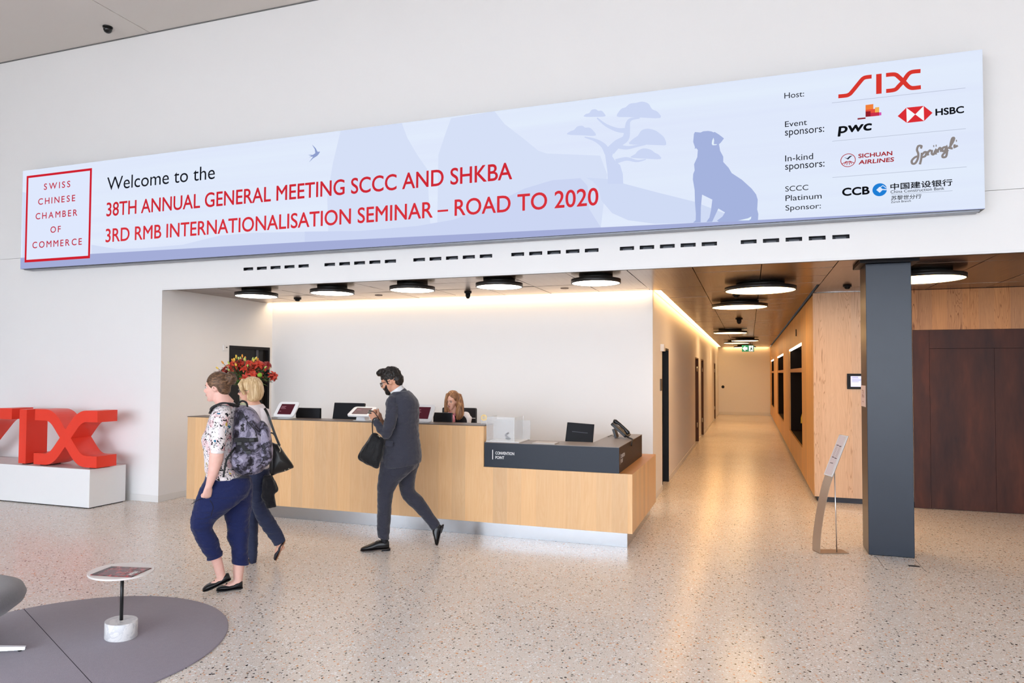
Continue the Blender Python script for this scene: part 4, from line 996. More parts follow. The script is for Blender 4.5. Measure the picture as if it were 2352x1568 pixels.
for k in range(260):
    a = rnd.uniform(0, 2*pi); r = rnd.uniform(.03, .36); c = V((VX+r*cos(a), VY+r*sin(a)*.6, rnd.uniform(1.50, 1.80)-.12*(r/.36)))
    c.z = max(c.z, 1.51+.1*r/.36)
    d = V((cos(a)*rnd.uniform(.3, 1), sin(a)*rnd.uniform(.3, 1), rnd.uniform(-.3, .8))).normalized(); L = rnd.uniform(.05, .11); s_ = d.cross(V((0, 0, 1))).normalized()*rnd.uniform(.009, .016)
    lf.add([c, c+d*L*.5-s_+V((0, 0, .006)), c+d*L, c+d*L*.5+s_+V((0, 0, .006)), c+d*L*.5], [(0, 1, 4), (1, 2, 4), (2, 3, 4), (3, 0, 4)], k % 2, True)
lf.join(stems, mi=0); o = lf.build('foliage', M_leafg, bq, recalc=False); o['kind'] = 'stuff'
q = MB(); q.ell((VX+.30, VY-.12, 1.66), .028); q.build('green_berry', mat('berry', srgb('7fae2f'), .5), bq)

# ============================================================ LOBBY FURNITURE
# round rug from two sewn halves
RC = V((-4.05, 2.97, 0)); ra, rb, rth = 1.18, 1.12, 0
def rugmat():
    m, t = nmat('grey felt', rough=.95, spec=.1, sheen=.3)
    o = t.obj(); n = t.add('TexNoise', {'Vector': o, 'Scale': 260., 'Detail': 3.}).outputs['Fac']; n2 = t.add('TexNoise', {'Vector': o, 'Scale': 35., 'Detail': 3.}).outputs['Fac']
    c = t.mix(n, srgb('7d7583'), srgb('a49ca8')); c = t.mix(t.math('MULTIPLY', n2, .3), c, srgb('776e7c')); t.base(c); t.bump(n, .6, .002); return m
M_rug = rugmat()
rug = thing('round_rug', (-4.016, 3.166, 0), 'round grey felt rug with a straight seam under the small table', 'rug')
q = MB(); q.lathe([(0, .001), (.953, .001), (.957, .004), (.957, .008), (.951, .0105), (0, .0105)], (-4.016, 3.166, 0), 120, cap=False); q.build('felt', M_rug, rug)
s0, s1 = onZ(63, 1407, .0108), onZ(211, 1568, .0108); d_ = (s1-s0).normalized(); c_ = V((-4.016, 3.166, 0))
tt = (c_-s0).dot(d_); m_ = s0+d_*tt; hh = math.sqrt(max(.01, .95**2-(m_-c_).to_2d().length**2)); n_ = V((-d_.y, d_.x, 0))*.0022
q = MB(); a_, b_ = m_-d_*hh, m_+d_*hh; q.quad(a_-n_, b_-n_, b_+n_, a_+n_); q.build('seam', mat('seam shade', srgb('3b3640'), .95), rug)
def marble():
    m, t = nmat('white marble', rough=.3, spec=.5)
    n = t.add('TexNoise', {'Vector': t.obj(), 'Scale': 9., 'Detail': 6., 'Distortion': 2.2, 'Roughness': .65}).outputs['Fac']
    t.base(t.ramp(n, [(.38, srgb('d4d4d6')), (.47, srgb('cbccd0')), (.50, srgb('e4e3e3')), (1, srgb('ecebea'))])); return m
M_mar = marble()
tb = thing('side_table', (-3.79, 3.40, .0105), 'small oval side table with marble base and black post on the grey rug', 'side table')
A_ = RD(164.5)
def oval(a, b, z, n=64, c=(-3.79, 3.40)): return [V((c[0]+a*cos(2*pi*k/n)*cos(A_)-b*sin(2*pi*k/n)*sin(A_), c[1]+a*cos(2*pi*k/n)*sin(A_)+b*sin(2*pi*k/n)*cos(A_), z)) for k in range(n)]
q = MB(); q.loft([oval(.105, .088, .011), oval(.107, .09, .014), oval(.107, .09, .112), oval(.105, .088, .115)], smooth=False)
for i in range(len(q.sm)): q.sm[i] = len(q.f[i]) == 4
q.build('marble_base', M_mar, tb)
q = MB(); q.cyl((-3.792, 3.402, .1152), .0105, .302, 20); q.build('post', mat('post black', srgb('1a1a1b'), .35), tb)
q = MB(); T_ = (-3.79, 3.392); q.loft([oval(.205, .176, .4175, c=T_), oval(.211, .182, .420, c=T_), oval(.212, .183, .427, c=T_), oval(.209, .180, .430, c=T_)], smooth=False); q.build('table_top', mat('white oval top', srgb('ece7e3'), .3), tb)
z_ = .4305; cs = [onZ(180+x/6.815, 1270+y/6.817, z_) for x, y in ((185, 345), (830, 378), (1145, 238), (518, 213))]
def brochuremat():
    m, t = nmat('magazine cover', rough=.25, spec=.5)
    n = t.add('TexNoise', {'Vector': t.obj(), 'Scale': 22., 'Detail': 5.}).outputs['Fac']
    t.base(t.ramp(n, [(.35, srgb('2b1418')), (.5, srgb('6e2226')), (.65, srgb('b04040'))])); return m
mg = thing('magazine', tuple((cs[0]+cs[2])/2), 'dark red printed magazine lying on the small oval table', 'magazine')
q = MB(); q.add(cs+[c+V((0, 0, .004)) for c in cs], [(3, 2, 1, 0), (4, 5, 6, 7), (0, 1, 5, 4), (1, 2, 6, 5), (2, 3, 7, 6), (3, 0, 4, 7)]); q.build('cover', brochuremat(), mg)
g_ = lambda u, v, dz=.0046: (cs[0]*(1-u)+cs[1]*u)*(1-v)+(cs[3]*(1-u)+cs[2]*u)*v+V((0, 0, dz))
# masthead runs along the far edge strip at the right side, read from the right
q = MB()
fy = lambda x, y: g_(1-.07-y*.16, .08+x*.84)
put_text(q, 'MESSE', fy, .1, .55, 0, .7, offset=.02, nrm=(0, 0, 1)); q.build('title_text', mat('magazine white', (.8, .78, .78), .5), mg, recalc=False)
q = MB(); put_text(q, 'forum hall', lambda x, y: g_(.72-y*.10, .3+x*.6), 0, 1, 0, .9, offset=.01, nrm=(0, 0, 1)); q.build('title_text', mat('magazine pink', srgb('c9979a'), .5), mg, recalc=False)
q = MB(); q.quad(g_(.02, .02), g_(.10, .02), g_(.10, .98), g_(.02, .98)); q.build('spine_band', mat('magazine dark', srgb('1c1113'), .3), mg)
q = MB(); q.quad(g_(.12, .1, .0049), g_(.14, .1, .0049), g_(.14, .62, .0049), g_(.12, .62, .0049)); q.build('small_text', mat('magazine grey', srgb('a79a9c'), .4), mg)

# lounge chair at the left edge
CX_, CY_ = -4.55, 2.79
lc = thing('lounge_chair', (CX_, CY_, .0105), 'grey upholstered lounge chair with steel star base at the left edge', 'chair')
def woven():
    m, t = nmat('grey wool', rough=.95, spec=.1, sheen=.5)
    v = t.add('TexNoise', {'Vector': t.obj(), 'Scale': 320., 'Detail': 2.}).outputs['Fac']; t.base(t.mix(v, srgb('55545a'), srgb('85848a'))); t.bump(v, .7, .002); return m
M_wool = woven()
q = MB(); q.lathe([(.10, .155), (.25, .19), (.36, .25), (.42, .30), (.432, .335), (.415, .375), (.36, .40), (.2, .40), (.02, .39)], (CX_, CY_, 0), 48, sx=1.08, sy=1.0); q.build('seat_shell', M_wool, lc)
q = MB()
rings = []
for i in range(9):
    f = i/8; a0 = RD(200); hh = .37+.42*f; rad = .40+.03*f; sp_ = RD(75-30*f*f)
    ring = []
    for j in range(13):
        a = a0+sp_*(j/6-1); ring.append(V((CX_+rad*cos(a), CY_+rad*sin(a), hh-.10*f*abs(j/6-1))))
    inn = []
    for j in range(12, -1, -1):
        a = a0+sp_*(j/6-1); inn.append(V((CX_+(rad-.06)*cos(a), CY_+(rad-.06)*sin(a), hh-.10*f*abs(j/6-1))))
    rings.append(ring+inn)
q.loft(rings); q.build('backrest', M_wool, lc)
q = MB(); q.tube(oval(.440, .410, .372, 60, (CX_, CY_))[0:60], .004, 6, loop=True); q.build('welt', mat('welt', srgb('8d8b90'), .9), lc)
q = MB(); q.cyl((CX_, CY_, .03), .03, .17, 20); q.build('pedestal', mat('polished alu', (.75, .76, .78), .25, metal=1.), lc)
tip = V((-4.145, 3.045, 0)); dir0 = (tip-V((CX_, CY_, 0))).to_2d(); L_ = dir0.length; a0 = math.atan2(dir0.y, dir0.x)
for k in range(4):
    a = a0+k*pi/2; u = V((cos(a), sin(a), 0)); w = V((-sin(a), cos(a), 0)); c = V((CX_, CY_, 0))
    q = MB(); rg = []
    for s_, ww, zt, zb_ in ((.0, .03, .075, .035), (.15, .024, .065, .032), (L_-.01, .014, .036, .019), (L_, .012, .034, .019)):
        p = c+u*s_; rg.append([p+w*ww+V((0, 0, zb_)), p-w*ww+V((0, 0, zb_)), p-w*ww*.8+V((0, 0, zt)), p+w*ww*.8+V((0, 0, zt))])
    q.loft(rg, smooth=False); lg = q.build('leg', MATS['polished alu'], lc)
    q = MB(); p = c+u*(L_-.03); q.cyl((p.x, p.y, .011), .012, .01, 10); q.build('glide', M_black, lg)

# curved metal notice stand
B_ = V((.623, 7.169, 0)); n_ = V((.93, .37, 0)).normalized(); w_ = V((-n_.y, n_.x, 0)); WD = .148
st = thing('notice_stand', (.72, 7.25, 0), 'curved champagne metal notice stand with a poster beside the dark column', 'stand')
prof = cr([(0, .006), (.005, .13), (.0275, .294), (.0586, .458), (.098, .622), (.146, .76), (.215, .93), (.2897, 1.111)], 3)
M_ch = mat('champagne metal', srgb('b5a392'), .35, metal=.55)
q = MB()
R_ = []
for s_, z in prof:
    p = B_+n_*s_+V((0, 0, z)); R_.append([p, p+w_*WD, p+w_*WD+n_*.004, p+n_*.004])
q.loft(R_, smooth=False); q.build('curved_sheet', M_ch, st, recalc=True)
q = MB(); q.add([B_+n_*a+w_*b+V((0, 0, z)) for z in (.001, .007) for a, b in ((0, 0), (.285, 0), (.285, WD), (0, WD))], [(0, 3, 2, 1), (4, 5, 6, 7), (0, 1, 5, 4), (1, 2, 6, 5), (2, 3, 7, 6), (3, 0, 4, 7)]); q.build('foot_plate', mat('champagne dark', srgb('9c8570'), .3, metal=.5), st)
q = MB(); q.tube([B_+n_*.19+w_*.05+V((0, 0, .007)), B_+n_*.175+w_*.05+V((0, 0, .82))], .005, 10); q.build('support_rod', mat('rod steel', (.7, .7, .72), .3, metal=1), st)
def pf(u, v, off=0.):
    """u across 0..1 (from right edge), v up the sheet between z .72 and 1.108"""
    s0, z0, s1, z1 = .130, .722, .2885, 1.108
    p = B_+n_*(s0+(s1-s0)*v)+V((0, 0, z0+(z1-z0)*v)); nn = V((-n_.x*.925, -n_.y*.925, .38)).normalized()
    return p+w_*WD*u+nn*(.004+off)
q = MB(); A4 = [pf(-.02, 0), pf(1.02, 0), pf(1.02, 1), pf(-.02, 1)]; nn = pf(0, 0, 1)-pf(0, 0, 0)
q.add(A4+[p+nn*.006 for p in A4], [(0, 1, 2, 3), (7, 6, 5, 4), (0, 4, 5, 1), (1, 5, 6, 2), (2, 6, 7, 3), (3, 7, 4, 0)]); q.build('poster_frame', mat('frame silver', (.78, .8, .84), .3, metal=.3), st)
q = MB(); q.quad(pf(.16, .03, .0066), pf(.93, .03, .0066), pf(.93, .98, .0066), pf(.16, .98, .0066)); q.build('poster', mat('poster lilac', srgb('d9cfd4'), .5), st)
q = MB()
for a, b, c, d in ((.22, .50, .72, .74), (.56, .84, .735, .755), (.22, .50, .425, .445), (.56, .84, .44, .46), (.42, .80, .30, .315)): q.quad(pf(a, c, .007), pf(b, c, .007), pf(b, d, .007), pf(a, d, .007))
for a in (.30, .42, .64, .76):
    for k in range(7): q.quad(pf(a, .48+k*.034, .007), pf(a+.03, .48+k*.034, .007), pf(a+.03, .50+k*.034, .007), pf(a, .50+k*.034, .007))
q.build('poster_print', mat('poster ink', srgb('4b4248'), .6), st)
# yellow jacket in first niche
jk = thing('yellow_jacket', (XB+.30, 14.6, 1.6), 'pale yellow jacket hanging in the nearest coat niche', 'jacket')
q = MB(); R_ = []
for z, hw, hd, ox in ((.74, .10, .05, -.065), (.85, .10, .055, -.06), (1.0, .09, .05, -.03), (1.2, .08, .05, 0), (1.4, .08, .045, 0.02), (1.52, .08, .04, 0), (1.56, .03, .03, 0)):
    R_.append([V((XB+.301+ox+hw*cos(2*pi*k/16), 14.6+hd*sin(2*pi*k/16), z)) for k in range(16)])
q.loft(R_); q.build('cloth', mat('pale yellow cloth', srgb('d8bb4e'), .8), jk)
q = MB(); q.tube(cr([(XB+.301, 14.6, 1.555), (XB+.301, 14.6, 1.60), (XB+.32, 14.6, 1.64), (XB+.301, 14.6, 1.665), (XB+.285, 14.6, 1.655)], 4), .003, 6); q.build('hanger_hook', MATS['steel'], jk)

# ============================================================ PEOPLE
def skinmat(name, c, c2):
    m, t = nmat(name, rough=.5, spec=.35, sss=.12)
    n = t.add('TexNoise', {'Vector': t.obj(), 'Scale': 28., 'Detail': 3.}).outputs['Fac']; t.base(t.mix(n, srgb(c), srgb(c2))); return m
M_skin = skinmat('skin fair', 'eec6b8', 'e2ab9b'); M_skin2 = skinmat('skin light', 'ebbfa9', 'dca48c'); M_skin3 = skinmat('skin olive', 'dba98e', 'c68d72')
def cloth(name, c, c2, scale=200., rough=.85, fold=.5, fs=9., spec=.2, sheen=.15, foldrot=(0, 0, 0), fsc=(1, 1, 1)):
    m, t = nmat(name, rough=rough, spec=spec, sheen=sheen)
    n = t.add('TexNoise', {'Vector': t.obj(), 'Scale': scale, 'Detail': 2.}).outputs['Fac']; t.base(t.mix(n, srgb(c), srgb(c2)))
    w = t.add('TexNoise', {'Vector': t.obj(scale=fsc, rot=foldrot), 'Scale': fs, 'Detail': 3., 'Distortion': .6}).outputs['Fac']
    h = t.math('ADD', t.math('MULTIPLY', w, 1.), t.math('MULTIPLY', n, .02)); t.bump(h, fold, .03); return m
def hairmat(name, a, b, c, scale=(60, 60, 6)):
    m, t = nmat(name, rough=.42, spec=.4)
    n = t.add('TexNoise', {'Vector': t.obj(scale=scale), 'Scale': 2.2, 'Detail': 4.}).outputs['Fac']
    t.base(t.ramp(n, [(.32, srgb(a)), (.5, srgb(b)), (.66, srgb(c))])); t.bump(n, .8, .006); return m

class Fig:
    """a figure measured off the photograph: zoomed image points become world points at a chosen depth"""
    def __init__(s, ox, oy, sc, ground):
        s.o = (ox, oy, sc); s.P = V(ground); s.N = V((s.P.x, s.P.y, 0)).normalized(); s.R = V((s.N.y, -s.N.x, 0))
        f_ = V((-sin(-YAW), cos(YAW), 0)); s.depth = V((s.P.x, s.P.y, 0)).dot(V((sin(YAW), cos(YAW), 0))); s.ppm = FPX/s.depth
    def pt(s, x, y, dep=0.):
        return onP(s.o[0]+x/s.o[2], s.o[1]+y/s.o[2], s.P+s.N*dep, s.N)
    def m(s, r): return r/s.o[2]/s.ppm
    def secs(s, q, L, k=3, n=24, e=1., mi=0, shrink=1.):
        """L: (xl,yl,xr,yr,dep,halfdepth)"""
        L = cr([tuple(map(float, a)) for a in L], k); rings = []
        for xl, yl, xr, yr, dep, th in L:
            A, B = s.pt(xl, yl, dep), s.pt(xr, yr, dep); c = (A+B)/2; h = (B-A)/2*shrink; ring = []
            for j in range(n):
                a = 2*pi*j/n; ca, sa = cos(a), sin(a)
                ring.append(c+h*(abs(ca)**e*(1 if ca > 0 else -1))+s.N*(th*shrink*abs(sa)**e*(1 if sa > 0 else -1)))
            rings.append(ring)
        return q.loft(rings, mi)
    def limb(s, q, L, k=3, n=16, flat=1., shrink=1.):
        L = cr([tuple(map(float, a)) for a in L], k)
        pts = [s.pt(a[0], a[1], a[2]) for a in L]; rr = [s.m(a[3])*shrink for a in L]
        q.tube(pts, rr, n, flat=flat, ref=tuple(s.N)); q.ell(pts[0], rr[0]*.98, 12, 8); q.ell(pts[-1], rr[-1]*.98, 12, 8); return q
def wrinkle(o, amp, sc, sc2=(1, 1, 1), seed=0.):
    me = o.data; me.update(); nn = [v.normal.copy() for v in me.vertices]
    for v, n in zip(me.vertices, nn):
        p = V((v.co.x*sc*sc2[0]+seed, v.co.y*sc*sc2[1], v.co.z*sc*sc2[2])); v.co += n*(mnoise.noise(p)+.5*mnoise.noise(p*2.3))*amp
def frame(F, U):
    F = F.normalized(); L = U.cross(F).normalized(); U = F.cross(L).normalized(); return Matrix((F, L, U)).transposed()
def head(q, c, M, s=1., ears=True, neck=None, neck_r=.055, jaw=1., nose=1.):
    """M columns: facing, left, up"""
    P = lambda f, l, u: c+M @ V((f*s, l*s, u*s))
    q.ell(P(-.012, 0, .02), V((.096, .076, .098))*s, 20, 14, M=M)
    rings = []
    for u, fr, bk, w in ((.05, .080, -.06, .064), (.03, .084, -.05, .067), (.0, .081, -.04, .068), (-.03, .080, -.03, .065), (-.055, .081, -.015, .056*jaw), (-.08, .081, .0, .045*jaw), (-.1, .080, .02, .032*jaw), (-.114, .070, .035, .018)):
        ring = []
        for k in range(20):
            a = 2*pi*k/20; ff = (fr+bk)/2+(fr-bk)/2*(abs(cos(a))**.85*(1 if cos(a) > 0 else -1)); ring.append(P(ff, w*sin(a), u))
        rings.append(ring)
    q.loft(rings)
    q.tube([P(.078, 0, .012), P(.088, 0, -.008), P(.100*nose, 0, -.026), P(.103*nose, 0, -.036)], [.008*s, .008*s, .010*s, .012*s], 10)
    for l in (-1, 1): q.ell(P(.090, .010*l, -.038), V((.011, .008, .008))*s, 10, 8, M=M)
    q.ell(P(.080, 0, -.058), V((.012, .022, .006))*s, 12, 8, M=M); q.ell(P(.078, 0, -.067), V((.012, .020, .007))*s, 12, 8, M=M)
    q.ell(P(.068, 0, -.1), V((.018, .022, .016))*s, 12, 8, M=M)
    q.ell(P(.070, 0, .022), V((.016, .05, .011))*s, 14, 8, M=M)
    for l in (-1, 1):
        q.ell(P(.058, .04*l, -.028), V((.022, .02, .02))*s, 12, 8, M=M)
        if ears:
            q.ell(P(-.004, .072*l, -.010), V((.019, .009, .030))*s, 14, 10, M=M @ Matrix.Rotation(.25, 3, 'Y'))
    if neck is not None: q.tube([P(-.025, 0, -.04), P(-.025, 0, -.09), neck], [neck_r*s*.95, neck_r*s, neck_r*1.12*s], 18)
def face_bits(o, c, M, s, brow='5b4030', lip='b4605c', iris='3c5a66', skin=None):
    P = lambda f, l, u: c+M @ V((f*s, l*s, u*s))
    for l in (-1, 1):
        q = MB(); q.ell(P(.0705, .031*l, -.003), V((.012, .0125, .0065))*s, 12, 8, M=M); e = q.build('eye', mat('eye white', (.75, .73, .72), .25), o)
        q = MB(); q.ell(P(.0795, .032*l, -.003), V((.0042, .0056, .0060))*s, 10, 6, M=M); q.build('iris', mat('iris '+iris, srgb(iris), .2), e)
        q = MB(); q.tube([P(.082, .012*l, .013), P(.084, .028*l, .018), P(.074, .046*l, .014)], [.002*s, .0032*s, .0018*s], 6); q.build('eyebrow', mat('brow '+brow, srgb(brow), .8), o)
        q = MB(); q.tube([P(.0835, .018*l, .001), P(.0845, .031*l, .0055), P(.076, .046*l, .001)], .0013*s, 5); q.build('eyelash', mat('lash', srgb('2b1d18'), .8), o)
    for l in (-1, 1):
        q = MB(); q.ell(P(-.002, .0795*l, -.008), V((.005, .0028, .010))*s, 10, 8, M=M @ Matrix.Rotation(.25, 3, 'Y')); q.build('ear_hollow_shade', mat('ear shade', srgb('b37c6a'), .7), o)  # raised patch of darker skin, shade of the ear hollow put into colour
    q = MB(); q.tube([P(.083, -.019, -.063), P(.0905, -.008, -.0605), P(.0915, 0, -.0615), P(.0905, .008, -.0605), P(.083, .019, -.063)], [.0015*s, .0035*s, .0038*s, .0035*s, .0015*s], 6)
    q.tube([P(.082, -.017, -.066), P(.0895, 0, -.0685), P(.082, .017, -.066)], [.0015*s, .004*s, .0015*s], 6); q.build('lips', mat('lips '+lip, srgb(lip), .4), o)
def hand(q, wrist, d, nrm, side=1, s=1., curl=(30, 40, 30), thumb=(35, 20), spread=4):
    """d finger direction, nrm out of the back of the hand; thumb on +side lateral"""
    d = d.normalized(); nrm = (nrm-d*nrm.dot(d)).normalized(); lat = d.cross(nrm)*side
    rings = []
    for t, w, th in ((-.01, .026, .019), (.015, .032, .018), (.05, .040, .016), (.085, .040, .013), (.095, .036, .010)):
        c = wrist+d*t*s; rings.append([c+lat*(w*s*cos(2*pi*k/14))+nrm*(th*s*sin(2*pi*k/14)) for k in range(14)])
    q.loft(rings)
    for i, (off, L, r) in enumerate(((.029, .072, .0088), (.010, .080, .0090), (-.010, .074, .0086), (-.028, .058, .0078))):
        b = wrist+d*.082*s+lat*off*s; a = 0; pts = [b]; sp_ = RD(spread*(1.5-i)); dd = (d*cos(sp_)+lat*sin(sp_)).normalized()
        p = b
        for j, fr in enumerate((.45, .30, .25)):
            a += RD(curl[j]*(1+.12*i)); v = dd*cos(a)-nrm*sin(a); p = p+v*L*fr*s; pts.append(p)
        q.tube(pts, [r*s, r*s*1.0, r*s*.92, r*s*.75], 10); q.ell(pts[-1], r*s*.75, 8, 6)
        for z in pts[:-1]: q.ell(z, r*s*1.03, 8, 6)
    b = wrist+d*.022*s+lat*.024*s-nrm*.006*s; a1, a2 = RD(thumb[0]), RD(thumb[1])
    v1 = (d*cos(a1)+lat*sin(a1)-nrm*.35).normalized(); v2 = (d*cos(a2)+lat*sin(a2)*.6-nrm*.5).normalized()
    p1 = b+v1*.042*s; p2 = p1+v2*.032*s; p3 = p2+v2*.024*s
    q.tube([b, p1, p2, p3], [.014*s, .011*s, .0098*s, .008*s], 10); q.ell(p3, .008*s, 8, 6); q.ell(p1, .0112*s, 8, 6)
def shoe(q, heel, toe, up, w=.042, h=.06, kind='flat', mi=0, sole_mi=1, open_t=.5):
    ax = toe-heel; L = ax.length; ax.normalize(); up = (up-ax*up.dot(ax)).normalized(); lat = ax.cross(up)
    if kind == 'flat': S = ((0, .020, .046), (.06, .030, .050), (.2, .033, .046), (.35, .034, .030), (.5, .038, .024), (.68, .042, .030), (.82, .040, .028), (.93, .030, .022), (1., .010, .012))
    else: S = ((0, .020, .062), (.05, .031, .070), (.18, .035, .074), (.33, .036, .078), (.45, .040, .070), (.6, .045, .054), (.75, .044, .040), (.88, .034, .030), (.96, .022, .022), (1., .010, .014))
    k_ = w/.042; rings = []
    for t, ww, hh in S:
        c = heel+ax*(t*L); r = []
        for j in range(20):
            a = 2*pi*j/20; ca, sa = cos(a), sin(a)
            r.append(c+lat*(ww*k_*abs(ca)**.8*(1 if ca > 0 else -1))+up*(.006+hh/2+hh/2*(abs(sa)**.8*(1 if sa > 0 else -1))))
        rings.append(r)
    q.loft(rings, mi)
def sole(q, heel, toe, up, w=.042, t=.007, heelh=0.):
    ax = toe-heel; L = ax.length; ax.normalize(); up = (up-ax*up.dot(ax)).normalized(); lat = ax.cross(up); k_ = w/.042
    P = [(-.01, .018), (.06, .030), (.2, .032), (.4, .031), (.55, .038), (.7, .043), (.85, .038), (.95, .026), (1.01, .008)]
    o = [(a, b) for a, b in P]+[(a, -b) for a, b in reversed(P)]
    q.prism(o, lambda p, s_: heel+ax*(p[0]*L)+lat*p[1]*k_+up*(s_*t))
    if heelh:
        o = [(-.01, .018), (.06, .032), (.24, .032), (.24, -.032), (.06, -.032), (-.01, -.018)]
        q.prism(o, lambda p, s_: heel+ax*(p[0]*L)+lat*p[1]*k_+up*(-heelh*(1-s_)))

# ---------------------------------------------------------------- woman with backpack
K1 = 2.703
g1 = onZ(512, 1357, 0)
w1 = Fig(400, 820, K1, g1)
T1 = thing('person', tuple(g1), 'woman with hair bun, flowered blouse and navy cropped trousers, walking left', 'person')
Fd = (-w1.R*cos(RD(20))+w1.N*sin(RD(20))); U0 = V((0, 0, 1))
M1 = frame((Fd+V((0, 0, -.06))).normalized(), U0)
hc1 = w1.pt(268, 184, 0)
nearleg = [(196, 742, 470, 742, -.07, .13), (168, 790, 478, 790, -.08, .13), (146, 840, 456, 845, -.085, .125), (128, 900, 400, 905, -.088, .112), (112, 955, 328, 965, -.088, .098), (97, 1022, 238, 1042, -.08, .085), (112, 1090, 262, 1100, -.07, .08), (155, 1175, 284, 1160, -.06, .072), (207, 1256, 299, 1222, -.05, .062)]
farleg = [(280, 745, 480, 742, .075, .12), (270, 800, 492, 790, .085, .125), (270, 860, 488, 855, .085, .12), (300, 960, 476, 960, .08, .10), (328, 1045, 468, 1045, .07, .085), (327, 1120, 464, 1120, .06, .078), (350, 1175, 461, 1180, .055, .068), (362, 1278, 462, 1285, .05, .056)]
torso1 = [(295, 268, 372, 275, .0, .06), (262, 300, 385, 300, .0, .14), (232, 340, 385, 335, .0, .19), (208, 400, 383, 400, .0, .205), (190, 455, 382, 450, .0, .205), (167, 512, 380, 510, .0, .20), (180, 580, 378, 580, .0, .19), (186, 640, 378, 640, .0, .19), (189, 700, 400, 700, .0, .20), (200, 752, 432, 738, .0, .215)]
b = MB()
head(b, hc1, M1, .96, neck=w1.pt(325, 300, .0), neck_r=.062)
w1.secs(b, torso1, shrink=.8)
w1.secs(b, nearleg, shrink=.66); w1.secs(b, farleg, shrink=.66); w1.secs(b, [(230, 700, 410, 690, 0, .14), (230, 800, 430, 800, 0, .13), (250, 850, 420, 850, 0, .10)])
w1.limb(b, [(300, 330, -.17, 34), (270, 430, -.21, 40), (266, 560, -.225, 38), (262, 620, -.225, 41), (248, 690, -.225, 33), (228, 760, -.222, 24), (216, 800, -.22, 20)])
w1.limb(b, [(320, 330, .17, 34), (310, 450, .20, 36), (300, 560, .20, 30), (285, 680, .20, 25), (270, 760, .2, 20)])
wr = w1.pt(214, 800, -.22); hd = (w1.pt(200, 880, -.21)-wr)
hand(b, wr, hd, (-w1.N*.9+w1.R*.5), side=-1, s=.92, curl=(45, 60, 45), thumb=(28, 8))
hand(b, w1.pt(268, 765, .2), V((0, 0, -1)), w1.N, side=1, s=.9)
# ankles and feet
an1, an2 = w1.pt(290, 1235, -.05), w1.pt(400, 1290, .05)
h1, t1 = w1.pt(352, 1376, -.03), w1.pt(180, 1452, -.03)
h2, t2 = w1.pt(424, 1448, .012), w1.pt(262, 1446, .012)
h2.z = .006; t2.z = .006; t1.z = max(t1.z, .004)
b.tube([w1.pt(235, 1170, -.06), w1.pt(254, 1230, -.05), w1.pt(274, 1290, -.04), w1.pt(288, 1350, -.035), w1.pt(300, 1385, -.03)], [.038, .041, .037, .034, .033], 14)
b.tube([w1.pt(405, 1230, .05), w1.pt(402, 1290, .045), w1.pt(398, 1350, .03), w1.pt(395, 1395, .02), h2+V((0, 0, .03))-w1.R*.03], [.04, .043, .037, .034, .03], 14)
def foot(q, heel, toe, up, r=.03):
    ax = (toe-heel).normalized(); L = (toe-heel).length
    q.tube([heel+ax*.03+up*.032, heel+ax*L*.35+up*.040, heel+ax*L*.6+up*.024, heel+ax*L*.85+up*.016], [.022, .026, .022, .012], 12)
up1 = (an1-(h1+t1)/2).normalized()
foot(b, h1, t1, up1); foot(b, h2, t2, V((0, 0, 1)))
o = b.build('body', M_skin, T1); remesh(o, .0055, 3)
face_bits(o, hc1, M1, .96, brow='6b4a35', lip='c0706c')
def floral():
    m, t = nmat('flowered blouse', rough=.8, spec=.2)
    o_ = t.obj()
    wn = t.add('TexNoise', {'Vector': o_, 'Scale': 40., 'Detail': 2.}).outputs['Color']
    vm = t.add('VectorMath', operation='MULTIPLY_ADD'); t.l.new(wn, vm.inputs[0]); vm.inputs[1].default_value = (.07,)*3; t.l.new(o_, vm.inputs[2]); o2 = vm.outputs[0]
    v1 = t.add('TexVoronoi', {'Vector': o2, 'Scale': 11.}); v2 = t.add('TexVoronoi', {'Vector': o2, 'Scale': 30.}); v3 = t.add('TexVoronoi', {'Vector': o2, 'Scale': 26.}, feature='DISTANCE_TO_EDGE')
    s1 = t.add('SeparateColor', {'Color': v1.outputs['Color']}); s2 = t.add('SeparateColor', {'Color': v2.outputs['Color']})
    c = t.mix(t.math('LESS_THAN', v1.outputs['Distance'], .42), srgb('efe7e8'), srgb('ecd0d2'))
    n = t.add('TexNoise', {'Vector': o_, 'Scale': 45., 'Detail': 3.}).outputs['Fac']
    c = t.mix(t.math('MULTIPLY', t.math('GREATER_THAN', n, .56), t.math('LESS_THAN', v1.outputs['Distance'], .3)), c, srgb('d98f98'))
    k = t.math('MULTIPLY', t.math('LESS_THAN', v2.outputs['Distance'], .36), t.math('LESS_THAN', s2.outputs[0], .40))
    c = t.mix(k, c, t.ramp(s2.outputs[2], [(0, srgb('16181c')), (.62, srgb('2b6f8c')), (.76, srgb('1b1b20')), (.88, srgb('d9c05a'))], 'CONSTANT'))
    e = t.math('MULTIPLY', t.math('LESS_THAN', v3.outputs['Distance'], .055), t.math('GREATER_THAN', n, .50))
    c = t.mix(e, c, srgb('1a1b20')); t.base(c)
    w = t.add('TexNoise', {'Vector': o_, 'Scale': 12., 'Detail': 2.}).outputs['Fac']; t.bump(w, .4, .02); return m
M_flor = floral()
q = MB(); w1.secs(q, torso1[1:], k=4); 
w1.secs(q, [(300, 300, 380, 300, .14, .06), (290, 345, 390, 345, .18, .07), (280, 450, 360, 450, .2, .06), (275, 580, 350, 580, .2, .05)])
w1.secs(q, [(300, 272, 366, 280, 0, .066), (280, 290, 385, 292, 0, .10)])
w1.secs(q, [(262, 290, 350, 300, -.12, .06), (240, 330, 350, 335, -.15, .07)])
